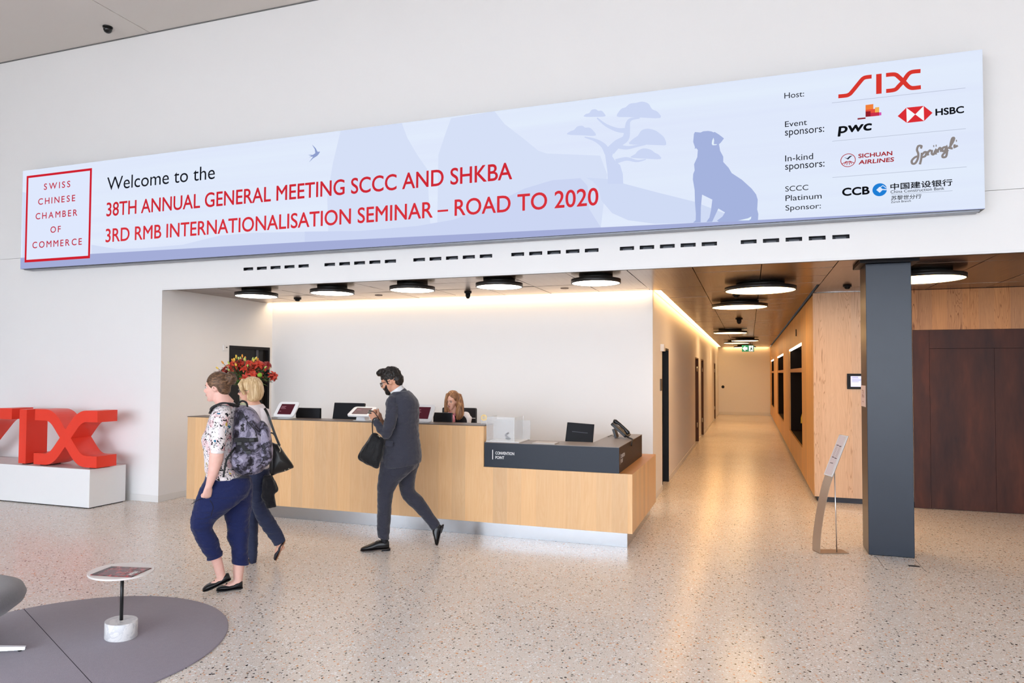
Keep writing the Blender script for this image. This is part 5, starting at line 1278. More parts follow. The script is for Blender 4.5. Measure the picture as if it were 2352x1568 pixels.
o = q.build('blouse', M_flor, T1); remesh(o, .007, 5); wrinkle(o, .004, 9.); bl_ = o
q = MB(); w1.secs(q, [(262, 292, 345, 302, -.14, .055), (226, 345, 352, 345, -.185, .075), (220, 420, 335, 425, -.215, .07), (221, 500, 325, 505, -.225, .068), (222, 560, 315, 565, -.225, .066), (224, 586, 308, 590, -.225, .062)])
o = q.build('sleeve', M_flor, bl_); remesh(o, .006, 3); wrinkle(o, .003, 12.)
q = MB(); w1.secs(q, [(223.5, 575, 311, 577, -.225, .0655), (223.5, 592, 309, 594, -.225, .064)]); q.build('sleeve_cuff', cloth('cuff white', 'f1eeee', 'e9e4e5', 100.), o)
M_navy = cloth('navy linen', '1a2149', '212a57', 150., fold=1., fs=7., fsc=(1, 1, 1.6))
q = MB(); w1.secs(q, nearleg, k=4); w1.secs(q, farleg, k=4); w1.secs(q, [(190, 735, 466, 728, 0, .19), (182, 780, 482, 775, 0, .18), (200, 830, 470, 830, 0, .14), (260, 880, 440, 880, 0, .08)])
o = q.build('trousers', M_navy, T1); remesh(o, .007, 14); wrinkle(o, .007, 9., (.6, .6, 2.4), 3)
q = MB()
for A, Bp, dep in (((204, 1250), (300, 1218), -.05), ((360, 1268), (463, 1276), .05)):
    a_, b_ = w1.pt(A[0], A[1], dep), w1.pt(Bp[0], Bp[1], dep); c_ = (a_+b_)/2; hv = (b_-a_)/2*1.03
    q = MB(); q.loft([[c_+hv*cos(2*pi*k/24)+w1.N*.062*sin(2*pi*k/24)+V((0, 0, dz)) for k in range(24)] for dz in (-.012, .0, .018)], cap=False); q.build('trouser_cuff', M_navy, T1)
M_shoe = mat('black leather', srgb('121215'), .28, spec=.5)
M_solem = mat('sole tan', srgb('8a5a3c'), .6)
for (h_, t_, up_) in ((h1, t1, up1), (h2, t2, V((0, 0, 1)))):
    q = MB(); shoe(q, h_, t_, up_, w=.040, kind='flat'); sh = q.build('ballet_flat', M_shoe, T1)
    q = MB(); sole(q, h_-up_*.001, t_-up_*.001, up_, w=.041, t=.006); q.build('sole', M_black, sh)
    ax = (t_-h_).normalized(); q = MB(); q.ell(h_+ax*(t_-h_).length*.60+up_*.044, V((.008, .014, .006)), 10, 6); q.build('bow', M_shoe, sh)
M_hb = hairmat('brown hair', '3b2a20', '5f4533', '8a684c', (18, 18, 60))
q = MB(); P_ = lambda f, l, u, c=hc1, M=M1, s=.96: c+M @ V((f*s, l*s, u*s))
q.ell(P_(-.016, 0, .030), V((.094, .080, .092)), 24, 16, M=M1)
q.ell(P_(-.052, 0, -.018), V((.048, .068, .062)), 18, 12, M=M1)
q.ell(P_(-.048, 0, -.055), V((.030, .045, .03)), 16, 10, M=M1)
o = q.build('hair', M_hb, T1); remesh(o, .006, 4)
bun = w1.pt(350, 134, -.05)
for k in range(7):
    q = MB(); a = k*pi/7*1.0; rr = .040-.002*k
    ax = (w1.R*cos(a*1.7)+V((0, 0, 1))*sin(a*1.7)).normalized(); s_ = ax.cross(w1.N+V((0, 0, .3))).normalized(); u_ = ax.cross(s_)
    q.tube([bun+s_*rr*cos(z)+u_*rr*sin(z)+ax*.010*sin(2*z) for z in [2*pi*i/18 for i in range(18)]], .015, 8, loop=True); q.build('bun_strand', M_hb, o)
q = MB(); q.ell(bun, .042, 14, 10); q.build('bun_core', M_hb, o)
q = MB(); rnd = random.Random(5)
for k in range(16):
    a = rnd.uniform(-.3, 1.9); v = w1.R*cos(a)+V((0, 0, 1))*sin(a); q.tube(cr([bun+v*.03, bun+v*.055+w1.N*rnd.uniform(-.02, .02), bun+v*rnd.uniform(.06, .075)+V((rnd.uniform(-.01, .01), 0, rnd.uniform(-.01, .01)))], 3), .0012, 4)
q.build('loose_hair', M_hb, o)
# eyeglasses dangling from the hand
gl = thing('eyeglasses', tuple(w1.pt(200, 890, -.25)), 'thin dark eyeglasses hanging from the hand of the woman with the backpack', 'glasses')
q = MB(); q.tube([w1.pt(*a) for a in cr([(108, 912, -.25), (128, 898, -.25), (155, 884, -.25), (182, 878, -.25)], 3)], .0022, 6); q.build('temple', M_black, gl)
q = MB(); q.tube([w1.pt(*a) for a in cr([(222, 888, -.25), (238, 912, -.255), (242, 938, -.255), (234, 965, -.255), (228, 990, -.255)], 3)], .0024, 6); q.build('temple', M_black, gl)
q = MB(); q.tube([w1.pt(*a) for a in cr([(228, 990, -.255), (205, 998, -.255), (175, 1004, -.255), (140, 1002, -.25)], 3)], .0013, 6); q.build('wire_rim', M_black, gl)

# backpack
def camo():
    m, t = nmat('grey camouflage nylon', rough=.6, spec=.35)
    o_ = t.obj(); n = t.add('TexNoise', {'Vector': o_, 'Scale': 13., 'Detail': 4., 'Roughness': .6, 'Distortion': .8}).outputs['Fac']
    n2 = t.add('TexNoise', {'Vector': t.obj(loc=(4, 2, 1)), 'Scale': 16., 'Detail': 4., 'Roughness': .6}).outputs['Fac']
    c = t.ramp(n, [(.36, srgb('28252e')), (.42, srgb('5b5768')), (.50, srgb('8d879c')), (.60, srgb('a8a2b4'))], 'CONSTANT')
    c = t.mix(t.math('GREATER_THAN', n2, .60), c, srgb('232028')); t.base(c)
    w = t.add('TexNoise', {'Vector': o_, 'Scale': 14., 'Detail': 3.}).outputs['Fac']; t.bump(w, .6, .02); return m
M_camo = camo(); M_web = mat('black webbing', srgb('131215'), .6)
bp = thing('backpack', tuple(w1.pt(480, 520, -.1)), 'grey and black camouflage backpack on the back of the woman with the bun', 'backpack')
q = MB(); w1.secs(q, [(400, 300, 450, 300, -.02, .06), (376, 325, 495, 325, -.04, .13), (370, 380, 535, 385, -.05, .165), (368, 460, 560, 460, -.055, .18), (358, 540, 575, 545, -.055, .185), (345, 610, 580, 620, -.055, .185), (352, 670, 570, 670, -.055, .18), (385, 715, 540, 708, -.055, .15), (430, 724, 500, 718, -.055, .10)], e=.75)
o = q.build('main_bag', M_camo, bp); remesh(o, .008, 5); wrinkle(o, .006, 9., (1, 1, 1), 7)
q = MB(); w1.secs(q, [(525, 392, 560, 400, -.10, .05), (515, 430, 588, 440, -.10, .11), (520, 500, 604, 500, -.10, .13), (520, 570, 612, 580, -.10, .14), (515, 640, 606, 640, -.10, .13), (520, 675, 570, 678, -.10, .09)], e=.7)
o = q.build('front_pocket', M_camo, bp); remesh(o, .008, 4); wrinkle(o, .004, 12., (1, 1, 1), 2)
q = MB(); w1.secs(q, [(380, 585, 450, 580, -.20, .03), (358, 620, 485, 612, -.21, .05), (360, 670, 490, 665, -.20, .05), (395, 712, 460, 708, -.19, .03)], e=.75)
o = q.build('side_pocket', M_camo, bp); remesh(o, .008, 4)
def strapP(fig, pts, w, th=.003, name='strap', m=None, parent=None, nrm=None):
    """flat band through figure points; w in metres"""
    P = [fig.pt(*a) for a in cr(pts, 4)]; q = MB(); rg = []
    for i, p in enumerate(P):
        t_ = (P[min(i+1, len(P)-1)]-P[max(i-1, 0)]).normalized(); n_ = nrm or fig.N; s_ = t_.cross(n_).normalized(); n2 = s_.cross(t_)
        rg.append([p+s_*w/2+n2*th, p-s_*w/2+n2*th, p-s_*w/2-n2*th, p+s_*w/2-n2*th])
    q.loft(rg, smooth=False); return q.build(name, m or M_web, parent)
strapP(w1, [(372, 515, -.245), (420, 512, -.245), (470, 515, -.245), (520, 512, -.235)], .032, parent=bp)
strapP(w1, [(440, 500, -.247), (425, 540, -.247), (440, 575, -.25), (470, 580, -.25)], .022, parent=bp)
strapP(w1, [(222, 352, -.19), (232, 322, -.19), (262, 297, -.20), (300, 285, -.20), (345, 288, -.19), (385, 305, -.14)], .06, .006, 'shoulder_strap', parent=bp, nrm=V((0, 0, 1)))
strapP(w1, [(380, 560, -.2), (350, 600, -.235), (325, 640, -.245), (305, 745, -.235)], .014, parent=bp, name='strap_tail')
q = MB(); q.tube([w1.pt(*a) for a in cr([(395, 318, -.06), (402, 285, -.06), (425, 272, -.06), (450, 285, -.06), (455, 320, -.06)], 4)], .012, 8, flat=.6); q.build('carry_handle', M_web, bp)
for x, y in ((482, 513), (462, 590), (405, 535)):
    q = MB(); c_ = w1.pt(x, y, -.252); q.obox(c_, (.018, .006, .013), frame(w1.R, U0)); q.build('buckle', mat('buckle', srgb('161518'), .35), bp, bevel=.003)
q = MB(); q.tube([w1.pt(*a) for a in cr([(560, 560, -.21), (556, 620, -.235), (535, 668, -.235), (480, 700, -.22)], 4)], .003, 6); q.tube([w1.pt(*a) for a in cr([(420, 330, -.20), (455, 400, -.225), (500, 450, -.235), (520, 520, -.235)], 4)], .003, 6); q.build('zip', M_web, bp)

# ---------------------------------------------------------------- woman with blonde bob
g2 = onZ(578, 1294, 0)
w2 = Fig(400, 820, K1, g2)
T2 = thing('person', tuple(g2), 'woman with blonde bob and glasses in a white top, walking left behind the backpack', 'person')
Fd2 = (-w2.R*cos(RD(6))+w2.N*sin(RD(6))); M2 = frame((Fd2+V((0, 0, -.06))).normalized(), U0)
hc2 = w2.pt(470, 205, 0); S2 = .93
torso2 = [(468, 268, 520, 272, 0, .055), (455, 295, 552, 290, 0, .12), (440, 330, 580, 330, 0, .175), (430, 400, 592, 400, 0, .19), (430, 470, 596, 470, 0, .19), (440, 540, 596, 540, 0, .17), (440, 620, 592, 620, 0, .17), (435, 690, 590, 690, 0, .18)]
nl2 = [(430, 690, 560, 690, .07, .10), (440, 800, 560, 800, .07, .10), (446, 920, 540, 920, .065, .085), (450, 1020, 524, 1020, .06, .07), (452, 1120, 520, 1120, .05, .062), (452, 1200, 518, 1200, .05, .058), (450, 1272, 512, 1276, .05, .056)]
rl2 = [(470, 690, 600, 690, -.07, .10), (470, 800, 580, 790, -.07, .10), (475, 900, 560, 880, -.07, .09), (500, 985, 592, 950, -.07, .075), (540, 1055, 635, 1020, -.065, .064), (580, 1110, 668, 1075, -.06, .056), (610, 1150, 686, 1118, -.06, .048), (622, 1172, 692, 1138, -.06, .045)]
b = MB(); head(b, hc2, M2, S2, neck=w2.pt(492, 305, 0), neck_r=.055)
w2.secs(b, torso2, shrink=.85); w2.secs(b, nl2, shrink=.7); w2.secs(b, rl2, shrink=.7)
w2.limb(b, [(545, 350, -.12, 20), (565, 450, -.165, 20), (565, 560, -.19, 20), (520, 620, -.2, 18), (470, 650, -.2, 15)])
w2.limb(b, [(500, 335, .15, 26), (500, 450, .18, 26), (500, 560, .2, 24), (490, 700, .2, 18)])
hand(b, w2.pt(468, 652, -.2), -w2.R, -w2.N, side=1, s=.85, curl=(30, 35, 30)); hand(b, w2.pt(490, 705, .2), V((0, 0, -1)), w2.N, side=1, s=.85)
hh2, tt2 = w2.pt(498, 1290, .03), w2.pt(375, 1290, .03); hh2.z = tt2.z = .006
rh2, rt2 = w2.pt(690, 1138, -.06), w2.pt(632, 1262, -.06)
b.tube([w2.pt(655, 1130, -.06), w2.pt(655, 1170, -.06), w2.pt(672, 1195, -.06)], [.036, .030, .028], 12); b.tube([w2.pt(482, 1200, .05), w2.pt(482, 1260, .045), hh2+V((0, 0, .05))-w2.R*.02], [.03, .028, .028], 12)
up2 = (-w2.R*.9+V((0, 0, -.42))).normalized(); foot(b, rh2, rt2, up2); foot(b, hh2, tt2, V((0, 0, 1)))
o = b.build('body', M_skin2, T2); remesh(o, .0055, 3); face_bits(o, hc2, M2, S2, brow='8a6a48', lip='b05a52')
q = MB(); w2.secs(q, torso2[1:], k=4); w2.secs(q, [(540, 310, 600, 325, -.14, .05), (545, 380, 604, 380, -.17, .055), (548, 450, 602, 450, -.185, .055), (545, 560, 600, 560, -.2, .05)]); w2.secs(q, [(480, 310, 540, 325, .14, .05), (480, 450, 540, 450, .19, .055), (480, 560, 540, 560, .2, .05)])
o = q.build('top', cloth('white knit', 'f1e9ea', 'e6dcde', 120., fold=.4), T2); remesh(o, .007, 5); wrinkle(o, .003, 9.)
M_jean = cloth('dark blue denim', '2a2f45', '363d58', 160., fold=.6, fs=8., fsc=(1, 1, 1.6))
q = MB(); w2.secs(q, nl2, k=4); w2.secs(q, rl2, k=4); w2.secs(q, [(432, 680, 594, 680, 0, .18), (430, 740, 596, 730, 0, .19), (432, 810, 585, 790, 0, .18), (450, 870, 550, 850, 0, .14)])
o = q.build('trousers', M_jean, T2); remesh(o, .006, 4); wrinkle(o, .005, 12., (.5, .5, 2.4), 3)
M_flat = mat('dark flat shoe', srgb('1b1a26'), .45)
for h_, t_, up_ in ((hh2, tt2, V((0, 0, 1))), (rh2, rt2, up2)):
    q = MB(); shoe(q, h_, t_, up_, w=.038, kind='flat'); sh = q.build('flat_shoe', M_flat, T2); q = MB(); sole(q, h_-up_*.0015, t_-up_*.0015, up_, w=.040, t=.007); q.build('sole', M_solem, sh)
M_bl = hairmat('blonde hair', 'b8956a', 'd6b688', 'ecd5ac', (34, 34, 2.5))
P2_ = lambda f, l, u: hc2+M2 @ V((f*S2, l*S2, u*S2))
q = MB(); q.ell(P2_(-.022, 0, .032), V((.102, .088, .100))*S2, 24, 16, M=M2)
rings = []
for u, fr, bk, w in ((.06, .060, -.118, .084), (.02, .046, -.128, .093), (-.02, .040, -.130, .098), (-.06, .036, -.120, .097), (-.095, .028, -.098, .088), (-.112, .0, -.07, .065)):
    rings.append([P2_((fr+bk)/2+(fr-bk)/2*cos(2*pi*k/28), w*sin(2*pi*k/28), u) for k in range(28)])
q.loft(rings)
for l in (-1, 1):
    q.tube([P2_(.05, .03*l, .105), P2_(.078, .062*l, .06), P2_(.062, .083*l, .01), P2_(.038, .090*l, -.04)], [.018, .02, .018, .012], 10)
o = q.build('hair', M_bl, T2); remesh(o, .0048, 5); wrinkle(o, .0018, 45., (1, 1, .12))
gs = MB()
for l in (-1, 1):
    c_ = P2_(.092, .031*l, -.004); F_, L_, U_ = M2.col[0], M2.col[1], M2.col[2]
    gs.tube([c_+L_*.022*cos(2*pi*k/20)*S2+U_*.017*sin(2*pi*k/20)*S2 for k in range(20)], .0018, 6, loop=True)
    gs.tube([P2_(.090, .052*l, .002), P2_(.05, .074*l, .002), P2_(-.01, .078*l, -.002)], .0016, 6)
gs.tube([P2_(.094, -.01, .0), P2_(.096, 0, .003), P2_(.094, .01, .0)], .0016, 6); gs.build('glasses', mat('glasses frame', srgb('23304a'), .3), T2)

# black tote bag and the coat over her arm
def quadbag(q, fig, outline, dep, th, n=4):
    P = smooth_closed([(float(x), float(y)) for x, y in outline], n); c = (sum(p[0] for p in P)/len(P), sum(p[1] for p in P)/len(P)); rings = []
    for f, d in ((.0, -1.), (.55, -.95), (.85, -.7), (1., -.2), (1., .2), (.85, .7), (.55, .95), (.0, 1.)):
        rings.append([fig.pt(c[0]+(x-c[0])*max(f, .02), c[1]+(y-c[1])*max(f, .02), dep+d*th) for x, y in P])
    q.loft(rings)
M_leath = mat('black smooth leather', srgb('121113'), .3, spec=.5)
hb = thing('handbag', tuple(w2.pt(650, 640, -.2)), 'glossy black trapeze handbag on the shoulder of the blonde woman', 'handbag')
q = MB(); quadbag(q, w2, [(600, 538), (628, 536), (655, 548), (690, 600), (742, 676), (722, 694), (690, 708), (640, 722), (600, 732), (590, 650)], -.22, .055, 3); q.build('bag_body', M_leath, hb)
q = MB(); q.tube([w2.pt(*a) for a in cr([(600, 545, -.24), (592, 500, -.24), (600, 470, -.24), (620, 480, -.24), (640, 520, -.24), (652, 552, -.24)], 4)], .006, 8); q.build('handle', M_leath, hb)
strapP(w2, [(562, 318, -.19), (580, 350, -.235), (605, 420, -.245), (630, 490, -.245), (655, 550, -.24)], .020, .003, 'shoulder_strap', M_leath, hb)
for x, y in ((655, 560), (688, 702), (712, 692)):
    q = MB(); q.ell(w2.pt(x, y, -.275), .006, 8, 6); q.build('stud', mat('pale metal', srgb('cfc6b0'), .25, metal=1.), hb)
q = MB(); q.tube([w2.pt(*a) for a in cr([(645, 545, -.27), (652, 560, -.285), (660, 575, -.285), (655, 590, -.285)], 3)], .003, 6); q.build('key_ring', MATS['pale metal'], hb)
cj = thing('folded_jacket', tuple(w2.pt(600, 830, -.2)), 'black jacket hanging from the arm of the blonde woman under her handbag', 'jacket')
M_coat = cloth('black coat', '1b1b1f', '26262b', 150., fold=.8, fs=14.)
q = MB(); w2.secs(q, [(562, 732, 604, 732, -.17, .03), (555, 760, 620, 755, -.20, .055), (550, 800, 640, 800, -.20, .05), (545, 840, 645, 830, -.2, .045), (540, 868, 622, 852, -.2, .04), (556, 900, 628, 900, -.2, .035), (572, 938, 633, 928, -.2, .025)], e=.8); o = q.build('cloth', M_coat, cj); remesh(o, .006, 2); wrinkle(o, .008, 22., (1, 1, .3))

# ---------------------------------------------------------------- man in grey suit
KM = 3.267
gm = onZ(915, 1261, 0)
mn = Fig(800, 820, KM, gm)
TM = thing('person', tuple(gm), 'bearded man in dark grey suit with glasses, walking left past the counter', 'person')
Fm = (-mn.R*cos(RD(12))+mn.N*sin(RD(12))); MM = frame((Fm+V((0, 0, -.38))).normalized(), U0)
hcm = mn.pt(318, 178, 0); SM = 1.0
tm = [(358, 246, 414, 240, 0, .045), (325, 262, 455, 250, 0, .13), (300, 295, 500, 285, 0, .185), (288, 335, 527, 330, 0, .215), (280, 400, 534, 400, 0, .22), (275, 465, 535, 460, 0, .205), (270, 540, 528, 535, 0, .185), (266, 600, 531, 595, 0, .18), (258, 665, 540, 650, 0, .19), (246, 725, 548, 710, 0, .20), (238, 780, 552, 752, 0, .205), (231, 830, 549, 785, 0, .20)]
fl = [(243, 780, 512, 780, -.05, .11), (232, 835, 490, 835, -.06, .112), (227, 890, 430, 895, -.068, .105), (218, 960, 365, 960, -.075, .09), (217, 1040, 335, 1040, -.075, .08), (217, 1110, 326, 1110, -.075, .075), (216, 1200, 319, 1200, -.07, .068), (213, 1290, 312, 1290, -.06, .062), (222, 1352, 308, 1368, -.05, .058)]
rl = [(370, 790, 540, 780, .08, .11), (375, 860, 512, 870, .08, .10), (376, 945, 500, 940, .08, .09), (392, 1030, 502, 1000, .08, .08), (432, 1088, 552, 1045, .085, .07), (500, 1150, 602, 1115, .09, .062), (560, 1215, 642, 1180, .095, .056), (606, 1268, 676, 1228, .1, .052), (628, 1300, 690, 1248, .1, .048)]
b = MB(); head(b, hcm, MM, SM, neck=mn.pt(376, 276, 0), neck_r=.053)
mn.secs(b, tm[2:], shrink=.84); mn.secs(b, fl, shrink=.75); mn.secs(b, rl, shrink=.75); mn.secs(b, [(280, 760, 500, 760, 0, .10), (290, 850, 470, 840, 0, .08), (330, 890, 430, 885, 0, .05)])
mn.limb(b, [(345, 350, -.13, 26), (322, 440, -.20, 28), (298, 535, -.215, 26), (272, 570, -.21, 24), (232, 530, -.17, 23), (208, 482, -.13, 19)])
mn.limb(b, [(345, 350, .13, 26), (330, 440, .19, 28), (310, 540, .2, 28), (288, 558, .16, 24), (260, 500, .06, 22), (236, 462, -.01, 18)])
ha, hb_ = mn.pt(205, 478, -.125), mn.pt(240, 465, -.005)
hand(b, ha, (mn.pt(172, 412, -.09)-ha), (-mn.N*.8-mn.R*.35), side=1, s=.98, curl=(35, 55, 45), thumb=(40, 15))
hand(b, hb_, (mn.pt(188, 402, -.04)-hb_), (mn.N*.7+V((0, 0, .6))), side=-1, s=.98, curl=(30, 45, 40), thumb=(35, 15))
hm, tmm = mn.pt(308, 1440, -.035), mn.pt(93, 1440, -.03); hm.z = tmm.z = .004
rhm, rtm = mn.pt(716, 1262, .095), mn.pt(672, 1455, .09); rtm.z = max(rtm.z, .004)
upr = (-mn.R*.97+V((0, 0, -.22))).normalized()
b.tube([mn.pt(262, 1330, -.05), hm+V((0, 0, .09))-mn.R*.05, hm+V((0, 0, .04))-mn.R*.06], [.03, .028, .028], 12); b.tube([mn.pt(640, 1250, .1), mn.pt(678, 1280, .095)], [.028, .026], 12)
sk = MB(); sk.tube([mn.pt(262, 1325, -.05), hm+V((0, 0, .10))-mn.R*.045, hm+V((0, 0, .05))-mn.R*.05], [.038, .036, .036], 14)
sk2 = MB(); sk2.tube([mn.pt(640, 1250, .1), mn.pt(672, 1275, .096), mn.pt(694, 1300, .095)], [.036, .034, .036], 14)
for z_ in (sk, sk2): z_.build('sock', mat('black sock', srgb('15151b'), .9), TM)
o = b.build('body', M_skin3, TM); remesh(o, .0052, 2); face_bits(o, hcm, MM, SM, brow='1d1714', lip='a5665c', iris='2c2019')
M_suit = cloth('charcoal suit wool', '33343e', '3f404c', 260., fold=.75, fs=8., fsc=(1, 1, 1.5), sheen=.25)
q = MB(); mn.secs(q, tm[1:], k=4)
mn.limb(q, [(335, 335, -.13, 42), (330, 370, -.15, 40)], k=2)
mn.limb(q, [(325, 335, .15, 44), (325, 440, .2, 44), (310, 540, .2, 40), (285, 560, .16, 34), (258, 500, .07, 28)], k=4)
o = q.build('suit_jacket', M_suit, TM); remesh(o, .0065, 4); wrinkle(o, .008, 7., (.7, .7, 2.2), 5)
jk_ = o
q = MB(); mn.limb(q, [(335, 330, -.14, 41), (330, 400, -.19, 46), (318, 470, -.215, 44), (300, 535, -.225, 41), (284, 578, -.22, 36)], k=4)
mn.limb(q, [(282, 572, -.218, 36), (250, 548, -.195, 33), (228, 515, -.165, 29), (212, 488, -.14, 27)], k=4)
o = q.build('sleeve', M_suit, jk_); remesh(o, .006, 3); wrinkle(o, .008, 10., (.8, .8, 2.6), 2)
q = MB(); mn.limb(q, [(214, 492, -.142, 24), (206, 480, -.13, 23.5)], k=2); q.build('shirt_cuff', mat('white shirt', (.82, .82, .84), .7), TM)
q = MB(); P4 = [mn.pt(x, y, -.238) for x, y in ((272, 670), (333, 674), (336, 636), (282, 630))]
q.add(P4+[p+mn.N*.012 for p in P4], [(0, 1, 2, 3), (7, 6, 5, 4), (0, 4, 5, 1), (1, 5, 6, 2), (2, 6, 7, 3), (3, 7, 4, 0)])
# pocket flap sits on the cloth below the elbow
q.v = [p+mn.N*.035 for p in q.v]; q.build('pocket_flap', M_suit, jk_, bevel=.002)
def neck_ring(dx, dy, k_, dpt=.080):
    A, B = mn.pt(326+dx, 284+dy, 0), mn.pt(412+dx, 226+dy, 0); c_ = (A+B)/2; h_ = (B-A)/2*k_
    return [c_+h_*cos(2*pi*k/28)+mn.N*dpt*k_*sin(2*pi*k/28) for k in range(28)]
q = MB(); q.loft([neck_ring(16, 30, 1.30), neck_ring(9, 16, 1.20), neck_ring(5, 8, 1.15), neck_ring(6, 9, 1.08), neck_ring(12, 22, 1.0)], cap=False); q.build('jacket_collar', M_suit, jk_, recalc=False)
q = MB(); q.loft([neck_ring(8, 14, 1.10), neck_ring(-4, -6, 1.07), neck_ring(-12, -20, 1.05), neck_ring(-12, -20, 1.0), neck_ring(-4, -4, 1.0)], cap=False); q.build('shirt_collar', mat('white shirt', (.82, .82, .84), .7), TM, recalc=False)
M_suit2 = cloth('charcoal trousers', '2d2e38', '393a46', 260., fold=.75, fs=9., fsc=(1, 1, 1.6), sheen=.25)
q = MB(); mn.secs(q, fl, k=4); mn.secs(q, rl, k=4); mn.secs(q, [(255, 760, 525, 755, 0, .15), (250, 810, 520, 805, 0, .14), (290, 850, 490, 845, 0, .09)])
o = q.build('trousers', M_suit2, TM); remesh(o, .0065, 3); wrinkle(o, .006, 8., (.8, .8, 1.7), 9)
for h_, t_, up_ in ((hm, tmm, V((0, 0, 1))), (rhm, rtm, upr)):
    hl = .022; q = MB(); shoe(q, h_+up_*.016, t_+up_*.004, up_, w=.048, kind='oxford'); sh = q.build('leather_shoe', M_shoe, TM)
    q = MB(); sole(q, h_+up_*.014, t_+up_*.002, up_, w=.050, t=.008); q.build('sole', mat('leather sole', srgb('2a1f1c'), .5), sh)
    q = MB(); sole(q, h_+up_*.014, t_+up_*.002, up_, w=.044, t=.004, heelh=0); ax = (t_-h_).normalized(); lat = ax.cross(up_)
    q = MB(); q.prism([(-.01, .02), (.02, .033), (.07, .032), (.07, -.032), (.02, -.033), (-.01, -.02)], lambda p, s_: h_+ax*p[0]+lat*p[1]+up_*(.0005+s_*.018)); q.build('heel', M_black, sh)
    q = MB(); q.prism([(.075, .025), (.12, .03), (.12, -.03), (.075, -.025)], lambda p, s_: h_+ax*p[0]+lat*p[1]+up_*(.008+s_*.0045)); q.build('sole_waist', M_solem, sh)
    q = MB()
    for k in range(4):
        c_ = h_+ax*(.095+.014*k)+up_*(.083-.009*k); q.tube([c_-lat*.014, c_+up_*.004, c_+lat*.014], .0018, 5)
    if up_.z > .9: q.tube(cr([h_+ax*.09+up_*.09, h_+ax*.10+up_*.105-lat*.02, h_+ax*.13+up_*.09-lat*.035, h_+ax*.095+up_*.09], 4), .0016, 5); q.build('laces', M_black, sh)
M_bh = hairmat('black hair', '0d0b0a', '1c1714', '382b24', (30, 30, 30))
PM = lambda f, l, u: hcm+MM @ V((f*SM, l*SM, u*SM))
q = MB(); q.ell(PM(-.020, 0, .044), V((.102, .083, .094)), 24, 16, M=MM); q.ell(PM(-.072, 0, -.005), V((.054, .070, .070)), 18, 12, M=MM); q.ell(PM(-.066, 0, -.045), V((.045, .052, .035)), 16, 10, M=MM)
q.ell(PM(.05, 0, .108), V((.058, .06, .036)), 16, 10, M=MM)
for l in (-1, 1): q.tube([PM(.028, .069*l, .04), PM(.02, .072*l, .0), PM(.02, .070*l, -.03)], [.012, .009, .007], 8)
o = q.build('hair', M_bh, TM); remesh(o, .005, 1); wrinkle(o, .0065, 52.)
q = MB(); rings = []
for u, fr, w in ((-.025, .060, .0655), (-.045, .078, .062), (-.052, .0865, .058), (-.07, .087, .052), (-.09, .090, .044), (-.112, .088, .034), (-.126, .070, .02)):
    bk = .022 if u > -.1 else .03
    rings.append([PM((fr+bk)/2+(fr-bk)/2*cos(2*pi*k/24), w*1.03*sin(2*pi*k/24), u) for k in range(24)])
q.loft(rings); q.ell(PM(.09, 0, -.050), V((.008, .024, .006)), 12, 8, M=MM); o = q.build('beard', M_bh, TM); remesh(o, .005, 2); wrinkle(o, .002, 60.)
gs = MB(); F_, L_, U_ = MM.col[0], MM.col[1], MM.col[2]
for l in (-1, 1):
    c_ = PM(.093, .032*l, -.006)
    gs.tube([c_+L_*.026*abs(cos(2*pi*k/20))**.7*(1 if cos(2*pi*k/20) > 0 else -1)+U_*.019*abs(sin(2*pi*k/20))**.7*(1 if sin(2*pi*k/20) > 0 else -1) for k in range(20)], .003, 6, loop=True)
    gs.tube([PM(.091, .058*l, .004), PM(.05, .077*l, .004), PM(-.012, .080*l, -.002)], .0026, 6)
gs.tube([PM(.095, -.008, .002), PM(.097, 0, .005), PM(.095, .008, .002)], .003, 6); gs.build('glasses', mat('black acetate', srgb('0e0e10'), .25), TM)
# bag and phone
mb_ = thing('tote_bag', tuple(mn.pt(170, 720, -.12)), 'soft black nylon bag hanging from the wrist of the man in the suit', 'bag')
q = MB(); quadbag(q, mn, [(180, 572), (215, 572), (236, 592), (268, 618), (262, 700), (240, 780), (226, 834), (180, 822), (120, 795), (84, 770), (75, 742), (100, 690), (140, 630)], -.12, .06, 3); o = q.build('bag_body', cloth('black nylon', '19191b', '232325', 120., rough=.5, fold=.9, fs=16., fsc=(1, 1, .5)), mb_); remesh(o, .006, 2); wrinkle(o, .006, 16., (1, 1, .4), 4)
q = MB(); q.tube([mn.pt(*a) for a in cr([(183, 575, -.12), (181, 530, -.13), (181, 490, -.15), (190, 462, -.17), (215, 455, -.165)], 4)], .006, 8, flat=.5); q.build('strap', M_web, mb_)
q = MB(); q.tube([mn.pt(*a) for a in cr([(222, 585, -.17), (232, 595, -.18), (240, 600, -.18)], 3)], .004, 6); q.build('buckle', MATS['pale metal'], mb_)
ph = thing('mobile_phone', tuple(mn.pt(180, 410, -.08)), 'black phone with looped cord in the hands of the man in the suit', 'phone')
q = MB(); c_ = mn.pt(176, 412, -.065); q.obox(c_, (.035, .075*.6, .004), frame((-mn.R+V((0, 0, .15))).normalized(), V((0, -.3, 1)))); q.build('case', M_shoe, ph, bevel=.002)
q = MB(); q.tube([mn.pt(*a) for a in cr([(158, 402, -.13), (190, 410, -.165), (215, 440, -.175), (235, 472, -.16)], 4)], .004, 6); q.build('cord', M_web, ph)

